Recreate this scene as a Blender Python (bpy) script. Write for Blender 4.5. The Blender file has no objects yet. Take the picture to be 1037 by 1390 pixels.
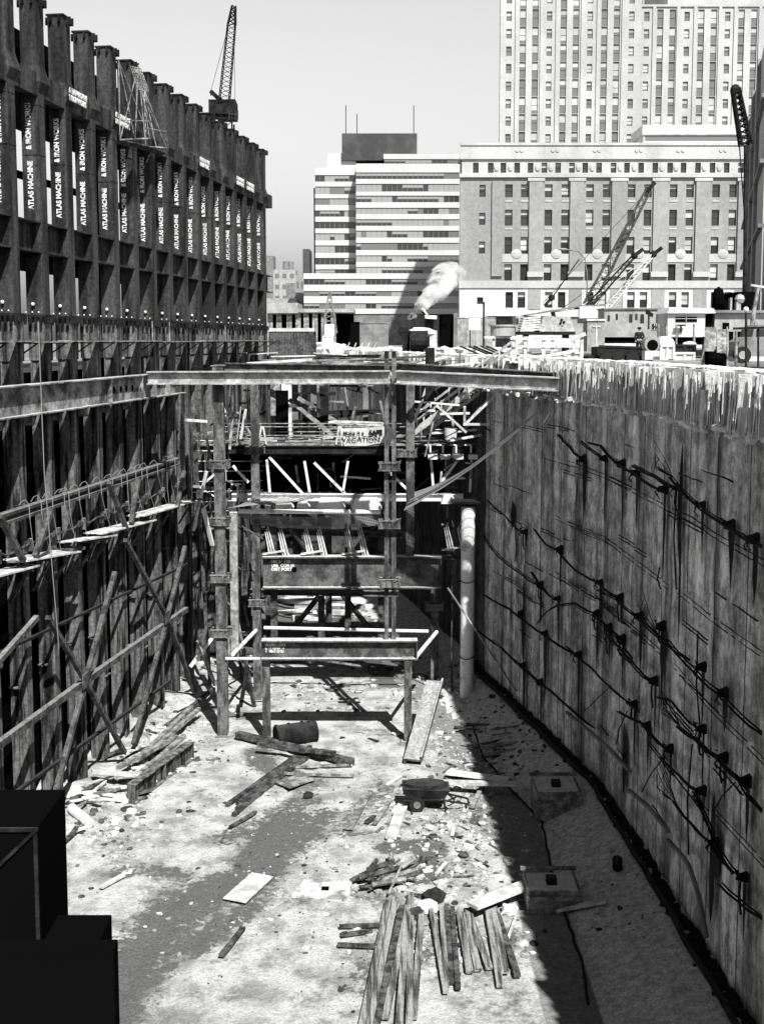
import bpy, math, random
from mathutils import Vector, Matrix, noise
V=Vector
R=random.Random(11)
SC=bpy.context.scene; COL=SC.collection
# ---------------------------------------------------------------- camera model
F=1600.; CX=518.; CY=620.; TH=math.atan((CY-462)/F); cT=math.cos(TH); sT=math.sin(TH)
def ray(px,py):
    dx=(px-CX)/F; dy=-(py-CY)/F
    return V((dx, cT+dy*sT, -sT+dy*cT))
def at(px,py,Y):
    d=ray(px,py); return d*(Y/d.y)
def atz(px,py,z):
    d=ray(px,py); return d*(z/d.z)
cam=bpy.data.cameras.new('camera'); co=bpy.data.objects.new('camera',cam); COL.objects.link(co)
cam.sensor_fit='VERTICAL'; cam.sensor_height=36; cam.lens=F*36/1390; cam.shift_y=-(695-CY)/1390
cam.clip_start=.5; cam.clip_end=6000
co.rotation_euler=(math.pi/2-TH,0,0); SC.camera=co
# ---------------------------------------------------------------- light
TS=V((.285,-.82,1.0)).normalized()
w=bpy.data.worlds.new('World'); SC.world=w; w.use_nodes=True; nt=w.node_tree; bg=nt.nodes['Background']
sky=nt.nodes.new('ShaderNodeTexSky'); sky.sky_type='NISHITA'; sky.sun_disc=False
sky.sun_elevation=math.asin(TS.z); sky.sun_rotation=math.atan2(TS.x,TS.y); sky.dust_density=3; sky.air_density=1.0
# black and white film that sees mostly blue: the hazy low sky is bright, the zenith darker
bw=nt.nodes.new('ShaderNodeSeparateColor'); nt.links.new(sky.outputs[0],bw.inputs[0])
tc=nt.nodes.new('ShaderNodeTexCoord'); sx=nt.nodes.new('ShaderNodeSeparateXYZ'); nt.links.new(tc.outputs['Generated'],sx.inputs[0])
mr_=nt.nodes.new('ShaderNodeMapRange'); mr_.interpolation_type='SMOOTHSTEP'; mr_.inputs[1].default_value=.26; mr_.inputs[2].default_value=.46; mr_.inputs[3].default_value=1.12; mr_.inputs[4].default_value=.18
nt.links.new(sx.outputs[2],mr_.inputs[0]); mm=nt.nodes.new('ShaderNodeMath'); mm.operation='MULTIPLY'; nt.links.new(bw.outputs[2],mm.inputs[0]); nt.links.new(mr_.outputs[0],mm.inputs[1])
nt.links.new(mm.outputs[0],bg.inputs[0])
bg.inputs[1].default_value=.12
sl=bpy.data.lights.new('sun','SUN'); sl.energy=5.0; sl.angle=math.radians(.5); sl.color=(1,.995,.985)
so=bpy.data.objects.new('sun',sl); COL.objects.link(so); so.rotation_euler=TS.to_track_quat('Z','Y').to_euler()
SC.view_settings.view_transform='Standard'; SC.view_settings.look='None'; SC.view_settings.exposure=0.42
SC.cycles.max_bounces=4; SC.cycles.diffuse_bounces=1; SC.cycles.volume_bounces=6
# ---------------------------------------------------------------- materials
def mat(name,a,b=None,sc=(1,1,1),ns=1.0,rough=.85,bump=0,dust=0,fine=.25,fs=9,lo=.38,hi=.62,metal=0,bs=6):
    m=bpy.data.materials.new(name); m.use_nodes=True; t=m.node_tree; N=t.nodes; L=t.links; p=N['Principled BSDF']
    b=a if b is None else b
    g=N.new('ShaderNodeNewGeometry'); mp=N.new('ShaderNodeVectorMath'); mp.operation='MULTIPLY'; mp.inputs[1].default_value=sc
    L.new(g.outputs['Position'],mp.inputs[0])
    n1=N.new('ShaderNodeTexNoise'); n1.inputs['Scale'].default_value=ns; n1.inputs['Detail'].default_value=6; n1.inputs['Roughness'].default_value=.62
    L.new(mp.outputs[0],n1.inputs['Vector'])
    r=N.new('ShaderNodeMapRange'); r.interpolation_type='SMOOTHSTEP'; r.inputs[1].default_value=lo; r.inputs[2].default_value=hi
    r.inputs[3].default_value=a; r.inputs[4].default_value=b; L.new(n1.outputs[0],r.inputs[0])
    n2=N.new('ShaderNodeTexNoise'); n2.inputs['Scale'].default_value=fs; n2.inputs['Detail'].default_value=5; n2.inputs['Roughness'].default_value=.7
    L.new(g.outputs['Position'],n2.inputs['Vector'])
    r2=N.new('ShaderNodeMapRange'); r2.inputs[1].default_value=.3; r2.inputs[2].default_value=.7; r2.inputs[3].default_value=1-fine; r2.inputs[4].default_value=1+fine
    L.new(n2.outputs[0],r2.inputs[0])
    mu=N.new('ShaderNodeMath'); mu.operation='MULTIPLY'; L.new(r.outputs[0],mu.inputs[0]); L.new(r2.outputs[0],mu.inputs[1])
    out=mu.outputs[0]
    if dust:
        sx=N.new('ShaderNodeSeparateXYZ'); L.new(g.outputs['Normal'],sx.inputs[0])
        d=N.new('ShaderNodeMapRange'); d.inputs[1].default_value=.75; d.inputs[2].default_value=.98; d.inputs[3].default_value=0; d.inputs[4].default_value=dust; L.new(sx.outputs[2],d.inputs[0])
        mx=N.new('ShaderNodeMath'); mx.operation='ADD'; L.new(out,mx.inputs[0])
        m3=N.new('ShaderNodeMath'); m3.operation='MULTIPLY'; L.new(d.outputs[0],m3.inputs[0]); L.new(r2.outputs[0],m3.inputs[1]); L.new(m3.outputs[0],mx.inputs[1]); out=mx.outputs[0]
    L.new(out,p.inputs['Base Color']); p.inputs['Roughness'].default_value=rough; p.inputs['Metallic'].default_value=metal
    p.inputs['Specular IOR Level'].default_value=.06 if a<.1 else .2
    if bump:
        bn=N.new('ShaderNodeBump'); bn.inputs['Strength'].default_value=bump; bn.inputs['Distance'].default_value=.08
        n3=N.new('ShaderNodeTexNoise'); n3.inputs['Scale'].default_value=bs; n3.inputs['Detail'].default_value=6; L.new(mp.outputs[0],n3.inputs['Vector'])
        L.new(n3.outputs[0],bn.inputs['Height']); L.new(bn.outputs[0],p.inputs['Normal'])
    return m
def flat(name,a,rough=.8,spec=.3,metal=0):
    m=bpy.data.materials.new(name); m.use_nodes=True; p=m.node_tree.nodes['Principled BSDF']
    p.inputs['Base Color'].default_value=(a,a,a,1); p.inputs['Roughness'].default_value=rough; p.inputs['Specular IOR Level'].default_value=spec; p.inputs['Metallic'].default_value=metal
    return m
M={}
M['tower']=mat('rusted column steel',.022,.07,(1,1,.12),1.6,.75,.1,dust=.05,fine=.55,fs=6)
M['base']=mat('rusted base steel',.012,.17,(2.2,2.2,.16),1.4,.8,.2,dust=.06,fine=.6,fs=5)
M['beam']=mat('girder steel',.05,.14,(1,1,1),1.2,.7,.1,dust=.5,fine=.5,fs=6)
M['waler']=mat('waler steel',.07,.34,(1,1,1),.9,.7,.15,dust=.25,fine=.55,fs=5)
M['post']=mat('weathered post steel',.05,.17,(1.5,1.5,.5),1.6,.7,.1,dust=.3,fine=.55,fs=6)
M['brace']=mat('brace steel',.05,.12,(1,1,1),1.5,.75,.1,dust=.14,fine=.5,fs=6)
M['dark']=mat('dark steel',.012,.03,(1,1,1),1.5,.7,0,dust=.03)
M['void']=flat('flat black and shade',.004,1.,.0)  # near black; also paints shade behind the bays and the truss
M['letter']=mat('white stencil paint',.3,.85,(1,1,1),3.,.8,0,fine=.35,fs=7,lo=.34,hi=.5)
M['net']=flat('pale net cord',.3,.9)
M['lime']=mat('whitened pipe',.42,.85,(1,1,.7),1.3,.85,.2,fine=.25,lo=.34,hi=.47)
M['strut']=mat('pale strut steel',.2,.42,(1,1,1),1.1,.7,.1,dust=.4,fine=.5,fs=5)
M['plankw']=mat('grooved planks',.06,.38,(4,.22,4),1.6,.9,.4,fine=.3,fs=7,lo=.36,hi=.6)
M['wood']=mat('weathered timber',.13,.38,(1,1,1),2.2,.9,.2,fine=.45,fs=8)
M['woodd']=mat('dark wet timber',.035,.13,(1,1,1),2.6,.9,.2,fine=.6,fs=7)
M['woodl']=mat('new pale timber',.45,.8,(1,1,1),1.5,.85,.1,fine=.2,fs=8)
M['white']=mat('white paint',.55,.76,(1,1,1),.6,.6,0,fine=.2,fs=4)
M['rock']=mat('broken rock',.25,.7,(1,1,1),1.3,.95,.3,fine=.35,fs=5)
M['rockd']=mat('dark rock and painted shade',.03,.09,(1,1,1),.6,.95,.6,fine=.5,fs=3)
M['concrete']=mat('formed concrete',.25,.42,(1,1,1),1.2,.9,.2,fine=.3,fs=6)
M['lamp']=flat('white glass bulb',.85,.3)
M['rope']=flat('pale rope',.3,.9)
M['cable']=mat('black strand',.008,.02,(1,1,1),3,.6)
M['glass']=flat('window glass',.035,.12,.6)
M['glassm']=flat('window glass pale',.16,.2,.6)
M['blind']=mat('window blind',.42,.6,(1,1,1),.15,.9,0,fine=.05)
M['lime_stone']=mat('limestone',.44,.55,(1,1,.5),.12,.9,.05,fine=.12,fs=1.6)
M['buff']=mat('buff brick facade',.28,.36,(1,1,.3),.12,.9,0,fine=.2,fs=1.6)
M['spandrel']=mat('white spandrel panels',.56,.66,(1,1,1),.1,.6,0,fine=.04)
M['brickd']=mat('dark penthouse brick',.07,.1,(1,1,1),.2,.9,0,fine=.15,fs=2)
M['grey']=mat('grey paint',.16,.26,(1,1,1),.8,.7,0,fine=.15,fs=3)
M['greyl']=mat('pale grey siding',.3,.42,(1,1,1),.8,.8,0,fine=.15,fs=3)
M['rubber']=flat('black rubber',.015,.8)
M['cloth']=mat('dark cloth',.02,.04,(1,1,1),3,.95)
M['skin']=flat('skin',.35,.6)
M['street']=mat('street dirt',.12,.36,(1,1,1),.15,.95,.1,fine=.3,fs=1.5)
M['ice']=mat('ice and lime crust',.7,.9,(1,1,1),1.2,.6,.5,fine=.2,fs=4)
# ---------------------------------------------------------------- mesh builder
class MB:
    def __init__(s): s.v=[]; s.f=[]; s.mi=[]; s.m=0
    def face(s,idx): s.f.append(idx); s.mi.append(s.m)
    def poly(s,pts):
        n=len(s.v); s.v+= [V(p) for p in pts]; s.face(list(range(n,n+len(pts))))
    def hexa(s,p):   # 8 points: bottom loop 0-3, top loop 4-7
        n=len(s.v); s.v+=[V(q) for q in p]
        for q in ((3,2,1,0),(4,5,6,7),(0,1,5,4),(1,2,6,5),(2,3,7,6),(3,0,4,7)): s.face([n+i for i in q])
    def box(s,c,d,X=V((1,0,0)),Y=V((0,1,0)),Z=V((0,0,1))):
        c=V(c); x=X*d[0]/2; y=Y*d[1]/2; z=Z*d[2]/2
        s.hexa([c-x-y-z,c+x-y-z,c+x+y-z,c-x+y-z,c-x-y+z,c+x-y+z,c+x+y+z,c-x+y+z])
    def b2(s,p,q): s.box([(p[i]+q[i])/2 for i in range(3)],[abs(q[i]-p[i]) for i in range(3)])
    def frame(s,p0,p1,up=None):
        d=(V(p1)-V(p0)); l=d.length; d=d.normalized(); up=V(up) if up else V((0,0,1))
        if abs(d.dot(up))>.98: up=V((0,1,0))
        x=d.cross(up).normalized(); z=x.cross(d).normalized(); return d,x,z,l
    def bar(s,p0,p1,w,h,up=None,dx=0,dz=0):
        d,x,z,l=s.frame(p0,p1,up); c=(V(p0)+V(p1))/2+x*dx+z*dz
        s.box(c,(w,l,h),x,d,z)
    def ib(s,p0,p1,dep,wid,up=None,tf=.05,tw=.03,stiff=0):
        s.bar(p0,p1,wid,tf,up,0,dep/2-tf/2); s.bar(p0,p1,wid,tf,up,0,-dep/2+tf/2); s.bar(p0,p1,tw,dep-2*tf,up)
        if stiff:
            d,x,z,l=s.frame(p0,p1,up)
            for i in range(stiff+1):
                c=V(p0)+d*(l*(i/stiff)*.996+.01); s.box(c,(wid*.9,.025,dep-2*tf-.004),x,d,z)
    def tube(s,pts,r,n=8,cap=True,r2=None):
        pts=[V(p) for p in pts]; base=len(s.v); m=len(pts)
        for i,p in enumerate(pts):
            d=(pts[min(i+1,m-1)]-pts[max(i-1,0)]).normalized(); up=V((0,0,1)) if abs(d.z)<.95 else V((0,1,0))
            x=d.cross(up).normalized(); z=x.cross(d); rr=r if r2 is None else r+(r2-r)*i/(m-1)
            for k in range(n):
                a=2*math.pi*k/n; s.v.append(p+x*math.cos(a)*rr+z*math.sin(a)*rr)
        for i in range(m-1):
            for k in range(n):
                a=base+i*n+k; b=base+i*n+(k+1)%n; s.face([a,b,b+n,a+n])
        if cap: s.face([base+k for k in range(n)][::-1]); s.face([base+(m-1)*n+k for k in range(n)])
    def ball(s,c,r,n=8,sq=(1,1,1),jit=0):
        c=V(c); base=len(s.v); h=n//2
        s.v.append(c+V((0,0,-r*sq[2])))
        for i in range(1,h):
            t=math.pi*i/h-math.pi/2
            for k in range(n):
                a=2*math.pi*k/n; q=1+R.uniform(-jit,jit)
                s.v.append(c+V((math.cos(t)*math.cos(a)*r*sq[0]*q,math.cos(t)*math.sin(a)*r*sq[1]*q,math.sin(t)*r*sq[2]*q)))
        s.v.append(c+V((0,0,r*sq[2]))); last=len(s.v)-1
        for k in range(n): s.face([base,base+1+(k+1)%n,base+1+k]); s.face([last,last-n+k,last-n+(k+1)%n])
        for i in range(h-2):
            for k in range(n):
                a=base+1+i*n+k; b=base+1+i*n+(k+1)%n; s.face([a,b,b+n,a+n])
    def prism(s,pts,vec):
        n=len(s.v); k=len(pts); vec=V(vec); s.v+=[V(p) for p in pts]+[V(p)+vec for p in pts]
        s.face([n+i for i in range(k)][::-1]); s.face([n+k+i for i in range(k)])
        for i in range(k): j=(i+1)%k; s.face([n+i,n+j,n+k+j,n+k+i])
    def build(s,name,mats,parent=None,label=None,cat=None,group=None,kind=None,smooth=False,org=None):
        if not isinstance(mats,(list,tuple)): mats=[mats]
        o0=V((0,0,0))
        if parent is not None:
            q=parent
            while q is not None: o0=o0+q.location; q=q.parent
        elif org is not None: o0=V(org)
        elif s.v and kind!='structure':
            xs=[p.x for p in s.v]; ys=[p.y for p in s.v]; o0=V(((min(xs)+max(xs))/2,(min(ys)+max(ys))/2,min(p.z for p in s.v)))
        me=bpy.data.meshes.new(name); me.from_pydata([tuple(p-o0) for p in s.v],[],s.f)
        for m in mats: me.materials.append(M[m])
        me.polygons.foreach_set('material_index',s.mi)
        if smooth: me.polygons.foreach_set('use_smooth',[True]*len(me.polygons))
        me.update(); o=bpy.data.objects.new(name,me); COL.objects.link(o)
        if parent is not None: o.parent=parent
        else: o.location=o0
        tag(o,label,cat,group,kind); return o
def tag(o,label=None,cat=None,group=None,kind=None):
    if label: o['label']=label
    if cat: o['category']=cat
    if group: o['group']=group
    if kind: o['kind']=kind
def thing(name,label,cat,loc,group=None,kind=None):
    o=bpy.data.objects.new(name,None); COL.objects.link(o); o.location=V(loc); o.empty_display_size=.3
    tag(o,label,cat,group,kind); return o
def kids(o): return [c for c in bpy.data.objects if c.parent==o]
def dup(o,loc,label=None,parent=None):
    c=o.copy(); COL.objects.link(c)
    if parent is None: c.location=V(loc)
    else: c.parent=parent
    if label: c['label']=label
    for k in kids(o): dup(k,None,None,c)
    return c
def text(body,size,pos,X,Z,parent,name='lettering',mt='letter',ext=.012,bold=.02,align='LEFT',sx=1):
    cu=bpy.data.curves.new('t','FONT'); cu.body=body; cu.size=size; cu.extrude=ext; cu.offset=bold*size; cu.align_x=align; cu.space_line=.9
    ob=bpy.data.objects.new('t',cu); COL.objects.link(ob)
    dg=bpy.context.evaluated_depsgraph_get(); me=bpy.data.meshes.new_from_object(ob.evaluated_get(dg))
    bpy.data.objects.remove(ob); bpy.data.curves.remove(cu)
    X=V(X).normalized(); Z=V(Z).normalized(); Yv=X.cross(Z)*-1
    nrm=X.cross(Z)
    o0=V((0,0,0)); q=parent
    while q is not None: o0=o0+q.location; q=q.parent
    for v in me.vertices: v.co=V(pos)-o0+X*v.co.x*sx+Z*v.co.y+nrm*v.co.z
    me.materials.clear(); me.materials.append(M[mt]); me.name=name
    o=bpy.data.objects.new(name,me); COL.objects.link(o)
    if parent is not None: o.parent=parent
    return o
ORD=['first','second','third','fourth','fifth','sixth','seventh','eighth','ninth','tenth','eleventh','twelfth','thirteenth','fourteenth','fifteenth','sixteenth','seventeenth','eighteenth','nineteenth','twentieth','twenty-first','twenty-second']
# ---------------------------------------------------------------- wall frames
LD=V((.139,1,0)).normalized(); LN=V((LD.y,-LD.x,0)); LO=V((-22.6,0,0))
def WL(s,n,z): return LO+LD*s+LN*n+V((0,0,z))
def wallpt(px,py,n=0.):
    d=ray(px,py); k=(LO+LN*n).dot(LN)/d.dot(LN); return d*k
RP=[V((13.2,-20,0)),V((10.82,45.8,0)),V((10.35,54,0)),V((-10.1,150,0))]
RL=[0]
for i in range(3): RL.append(RL[-1]+(RP[i+1]-RP[i]).length)
def RW(t,n,z):
    for i in range(3):
        if t<=RL[i+1] or i==2:
            d=(RP[i+1]-RP[i]).normalized(); nn=V((-d.y,d.x,0)); return RP[i]+d*(t-RL[i])+nn*n+V((0,0,z))
def rpt(px,py,n=0.):
    d=ray(px,py); best=None
    for i in range(3):
        dd=(RP[i+1]-RP[i]).normalized(); nn=V((-dd.y,dd.x,0)); o=RP[i]+nn*n
        den=d.dot(nn)
        if abs(den)<1e-6: continue
        k=o.dot(nn)/den; p=d*k; t=(p-o).dot(dd)
        if k>0 and -1<=t<=(RP[i+1]-RP[i]).length+1:
            if best is None or k<best[0]: best=(k,p,RL[i]+t)
    return best[1],best[2]
def rt_of_Y(Y):
    for i in range(3):
        if Y<=RP[i+1].y or i==2:
            return RL[i]+(Y-RP[i].y)/(RP[i+1].y-RP[i].y)*(RL[i+1]-RL[i])
FZ=-22.2
def rX(Y): return RW(rt_of_Y(Y),0,0).x
def gz(x,y):
    h=FZ+.12*noise.noise(V((x*.25,y*.25,0)))+.05*noise.noise(V((x*1.1,y*1.1,3)))
    b=7.2-(max(0,y-53)*.2)
    if x>b:
        e=rX(y); h+=min(1,(x-b)/max(.5,e-b))*1.6+.05*noise.noise(V((x*2,y*.6,9)))
    for ox in (0,1.7):      # cart ruts along the wet track
        rx=-9.0+ox+(y-40)*.17+.5*math.sin(y*.22); dd=abs(x-rx)
        if dd<.55 and y<62: h-=.10*(1-dd/.55)-.05*(1-abs(dd-.5)/.5)
    l=-22.6+.139*y
    h+=max(0,1-(x-l)/2.2)*.7*(.6+.8*noise.noise(V((x*.6,y*.6,5))))
    return h
def gp(px,py,dz=0.):
    p=atz(px,py,FZ)
    for _ in range(4): p=atz(px,py,gz(p.x,p.y)+dz)
    return p
# ================================================================ GROUND
def ground():
    xs=[-24+.28*i for i in range(int(40/.28))]; ys=[22+.3*i for i in range(int(96/.3))]
    me=bpy.data.meshes.new('pit_floor'); nx=len(xs)
    wets=[([(130,1390),(215,1270),(250,1225),(345,1185),(390,1110)],1.7,1.05),([(250,1290),(330,1235),(375,1165),(440,1105)],1.1,.9),([(160,1185),(205,1180),(250,1190)],.8,.8),([(300,1140),(420,1085)],1.2,.75),([(420,1060),(360,1040),(350,1020)],1.1,.9),
          ([(530,1150),(585,1150),(580,1185),(520,1200)],.9,1.2),([(380,1140),(470,1120),(530,1070)],1.5,.62),([(560,1290),(500,1330)],1.5,.7),
          ([(640,985),(690,1010)],1.1,.9),([(640,1060),(650,1130)],.8,.6),([(300,960),(330,975)],.8,.7),([(430,1200),(530,1225)],.7,.6),([(690,1270),(780,1300)],1.2,.6)]
    W=[([gp(*q) for q in pl],wd,st) for pl,wd,st in wets]
    def dseg(p,a,b):
        ab=V((b.x-a.x,b.y-a.y)); ap=V((p[0]-a.x,p[1]-a.y)); t=max(0,min(1,ap.dot(ab)/max(1e-6,ab.length_squared))); return (ap-ab*t).length
    vs=[];wet=[];dark=[]
    for y in ys:
        for x in xs:
            vs.append((x,y,gz(x,y))); q=0; pd=99
            for pl,wd,st in W:
                d=min(dseg((x,y),pl[i],pl[i+1]) for i in range(len(pl)-1)) if y<75 else 99
                q=max(q,st*max(0,1-(d/wd)**2*.75) if d<wd*1.15 else 0)
            q=max(q,1.5*min(1,max(0,y-73)/2)*min(1,max(0,x+1.5)/1.5),1.5*min(1,max(0,y-79)/2)); wet.append(q); b=7.2-(max(0,y-53)*.2); b2=b-1.9  # far floor under the platform: shade painted in through the wet value
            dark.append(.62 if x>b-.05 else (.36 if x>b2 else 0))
    fs=[(j*nx+i,j*nx+i+1,(j+1)*nx+i+1,(j+1)*nx+i) for j in range(len(ys)-1) for i in range(nx-1)]
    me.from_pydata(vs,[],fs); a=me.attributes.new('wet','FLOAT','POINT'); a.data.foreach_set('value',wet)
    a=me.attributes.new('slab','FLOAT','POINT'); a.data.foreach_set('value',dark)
    me.polygons.foreach_set('use_smooth',[True]*len(fs))
    m=bpy.data.materials.new('pit floor dust and mud'); m.use_nodes=True; t=m.node_tree; N=t.nodes; L=t.links; p=N['Principled BSDF']
    g=N.new('ShaderNodeNewGeometry')
    def nz(s,d=8,r=.65):
        n=N.new('ShaderNodeTexNoise'); n.inputs['Scale'].default_value=s; n.inputs['Detail'].default_value=d; n.inputs['Roughness'].default_value=r; L.new(g.outputs['Position'],n.inputs['Vector']); return n.outputs[0]
    def mr(i,a,b,c,d):
        n=N.new('ShaderNodeMapRange'); n.interpolation_type='SMOOTHSTEP'
        for k,q in enumerate((a,b,c,d)): n.inputs[k+1].default_value=q
        L.new(i,n.inputs[0]); return n.outputs[0]
    def mth(op,a,b):
        n=N.new('ShaderNodeMath'); n.operation=op
        for k,q in enumerate((a,b)):
            if isinstance(q,float): n.inputs[k].default_value=q
            else: L.new(q,n.inputs[k])
        return n.outputs[0]
    def mixf(f,a,b):
        n=N.new('ShaderNodeMix'); n.data_type='FLOAT'
        for k,q in ((0,f),(2,a),(3,b)):
            if isinstance(q,float): n.inputs[k].default_value=q
            else: L.new(q,n.inputs[k])
        return n.outputs[0]
    at1=N.new('ShaderNodeAttribute'); at1.attribute_name='wet'; at2=N.new('ShaderNodeAttribute'); at2.attribute_name='slab'
    big=nz(.8); med=nz(3.2); fine=nz(11,6,.8)
    bright=mr(big,.34,.62,.34,.68); bright=mth('MULTIPLY',bright,mr(fine,.3,.66,.62,1.12))
    bright=mixf(mr(nz(.33,9,.72),.47,.62,0.,.7),bright,mth('MULTIPLY',bright,mr(med,.35,.6,.3,.9)))
    spk=mr(med,.60,.72,0.,.55); bright=mixf(spk,bright,.2)
    wf=mth('ADD',at1.outputs['Fac'],mth('MULTIPLY',mth('SUBTRACT',med,.5),2.2)); wf=mth('ADD',wf,mth('MULTIPLY',mth('SUBTRACT',nz(1.2,8,.75),.5),1.6)); wf=mr(wf,.36,.78,0.,1.)
    wet_shade=mth('MULTIPLY',mr(fine,.3,.7,.08,.2),1.)
    c=mixf(wf,bright,wet_shade)
    slab=mth('MULTIPLY',mr(med,.3,.7,.2,.34),mr(fine,.3,.7,.7,1.25))  # slab strip coloured darker to paint the shade beside the bank
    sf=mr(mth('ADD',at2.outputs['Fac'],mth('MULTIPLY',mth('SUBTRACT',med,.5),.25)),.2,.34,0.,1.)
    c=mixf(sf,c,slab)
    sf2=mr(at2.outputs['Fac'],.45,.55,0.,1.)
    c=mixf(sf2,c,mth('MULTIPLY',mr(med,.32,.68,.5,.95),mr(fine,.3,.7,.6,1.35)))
    L.new(c,p.inputs['Base Color']); p.inputs['Roughness'].default_value=.95; p.inputs['Specular IOR Level'].default_value=.2
    bn=N.new('ShaderNodeBump'); bn.inputs['Strength'].default_value=.7; bn.inputs['Distance'].default_value=.15; L.new(mth('ADD',med,mth('MULTIPLY',fine,.4)),bn.inputs['Height']); L.new(bn.outputs[0],p.inputs['Normal'])
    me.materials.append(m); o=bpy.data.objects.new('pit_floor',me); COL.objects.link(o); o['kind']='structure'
ground()
# rubble (uncountable small stones)
mb=MB()
def rock(mb,c,r,m=0):
    mb.m=m; sq=(R.uniform(.7,1.4),R.uniform(.7,1.4),R.uniform(.35,.8)); mb.ball(c,r,6,sq,.35)
def scat(cx,cy,sx,sy,n,r0,r1,dk=.2):
    for _ in range(n):
        px=R.gauss(cx,sx); py=R.gauss(cy,sy)
        p=gp(px,py); 
        if p.x<-22.3+.139*p.y or p.x>rX(p.y)-.3 or p.y<30: continue
        r=R.uniform(r0,r1)**1.0*(1 if R.random()<.85 else 1.7); rock(mb,(p.x,p.y,gz(p.x,p.y)+r*.1),r,1 if R.random()<dk else 0)
scat(230,1000,45,45,300,.05,.2); scat(150,1110,40,30,160,.05,.2); scat(620,1080,35,80,420,.04,.15); scat(600,1180,60,50,260,.04,.16)
scat(450,1100,150,90,500,.02,.07,.4); scat(470,930,110,30,260,.05,.2,.3); scat(690,1000,50,40,160,.04,.12,.7); scat(860,1150,40,110,60,.03,.08,.6); scat(600,1270,80,30,130,.05,.2)
scat(400,1250,130,60,200,.02,.08,.5); scat(600,920,30,15,60,.1,.3)
mb.build('rubble',['rock','woodd'],label='broken stone and grit strewn over the pit floor',kind='stuff')
# rock bench at the far end of the pit
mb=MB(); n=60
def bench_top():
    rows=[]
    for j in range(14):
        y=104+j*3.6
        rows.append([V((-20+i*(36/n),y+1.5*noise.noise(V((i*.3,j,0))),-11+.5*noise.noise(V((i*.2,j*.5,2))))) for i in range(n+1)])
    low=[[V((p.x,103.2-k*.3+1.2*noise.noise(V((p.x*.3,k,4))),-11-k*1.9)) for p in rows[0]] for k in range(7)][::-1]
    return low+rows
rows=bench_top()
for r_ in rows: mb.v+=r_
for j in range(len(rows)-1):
    mb.m=0 if j<6 else 1  # bench face takes the dark rock: deck shade put into its colour
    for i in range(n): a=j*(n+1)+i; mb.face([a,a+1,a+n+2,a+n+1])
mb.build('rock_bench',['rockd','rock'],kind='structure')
# street level sheets around the pit
mb=MB(); SZ=-1.35
def sheet(pts): mb.poly([(x,y,SZ) for x,y in pts])
off=[RW(t,-.9,0) for t in RL]
sheet([(off[0].x,-20),(700,-20),(700,off[1].y),(off[1].x,off[1].y)])
sheet([(off[1].x,off[1].y),(700,off[1].y),(700,off[2].y),(off[2].x,off[2].y)])
sheet([(off[2].x,off[2].y),(700,off[2].y),(700,off[3].y+1),(off[3].x,off[3].y+1)])
sheet([(-17,-20),(11,-20),(11,-.4),(-17,-.4)])
sheet([(-900,151),(700,151),(3000,4000),(-3000,4000)])
sheet([(-900,97.5),(-10.0,97.5),(-10.6,151),(-900,151)])
a=WL(-20,-3,0); b=WL(97.5/.9905,-3,0)
sheet([(-900,-20),(a.x,a.y),(b.x,97.5),(-900,97.5)])
mb.build('street',['street'],kind='structure')
mb=MB(); mb.b2((-40,-2.5,-24),(25,-.6,-1.36)); mb.build('unseen_end_wall',['rockd'],kind='structure')  # unseen near end of the pit, added to block low sky light
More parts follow.
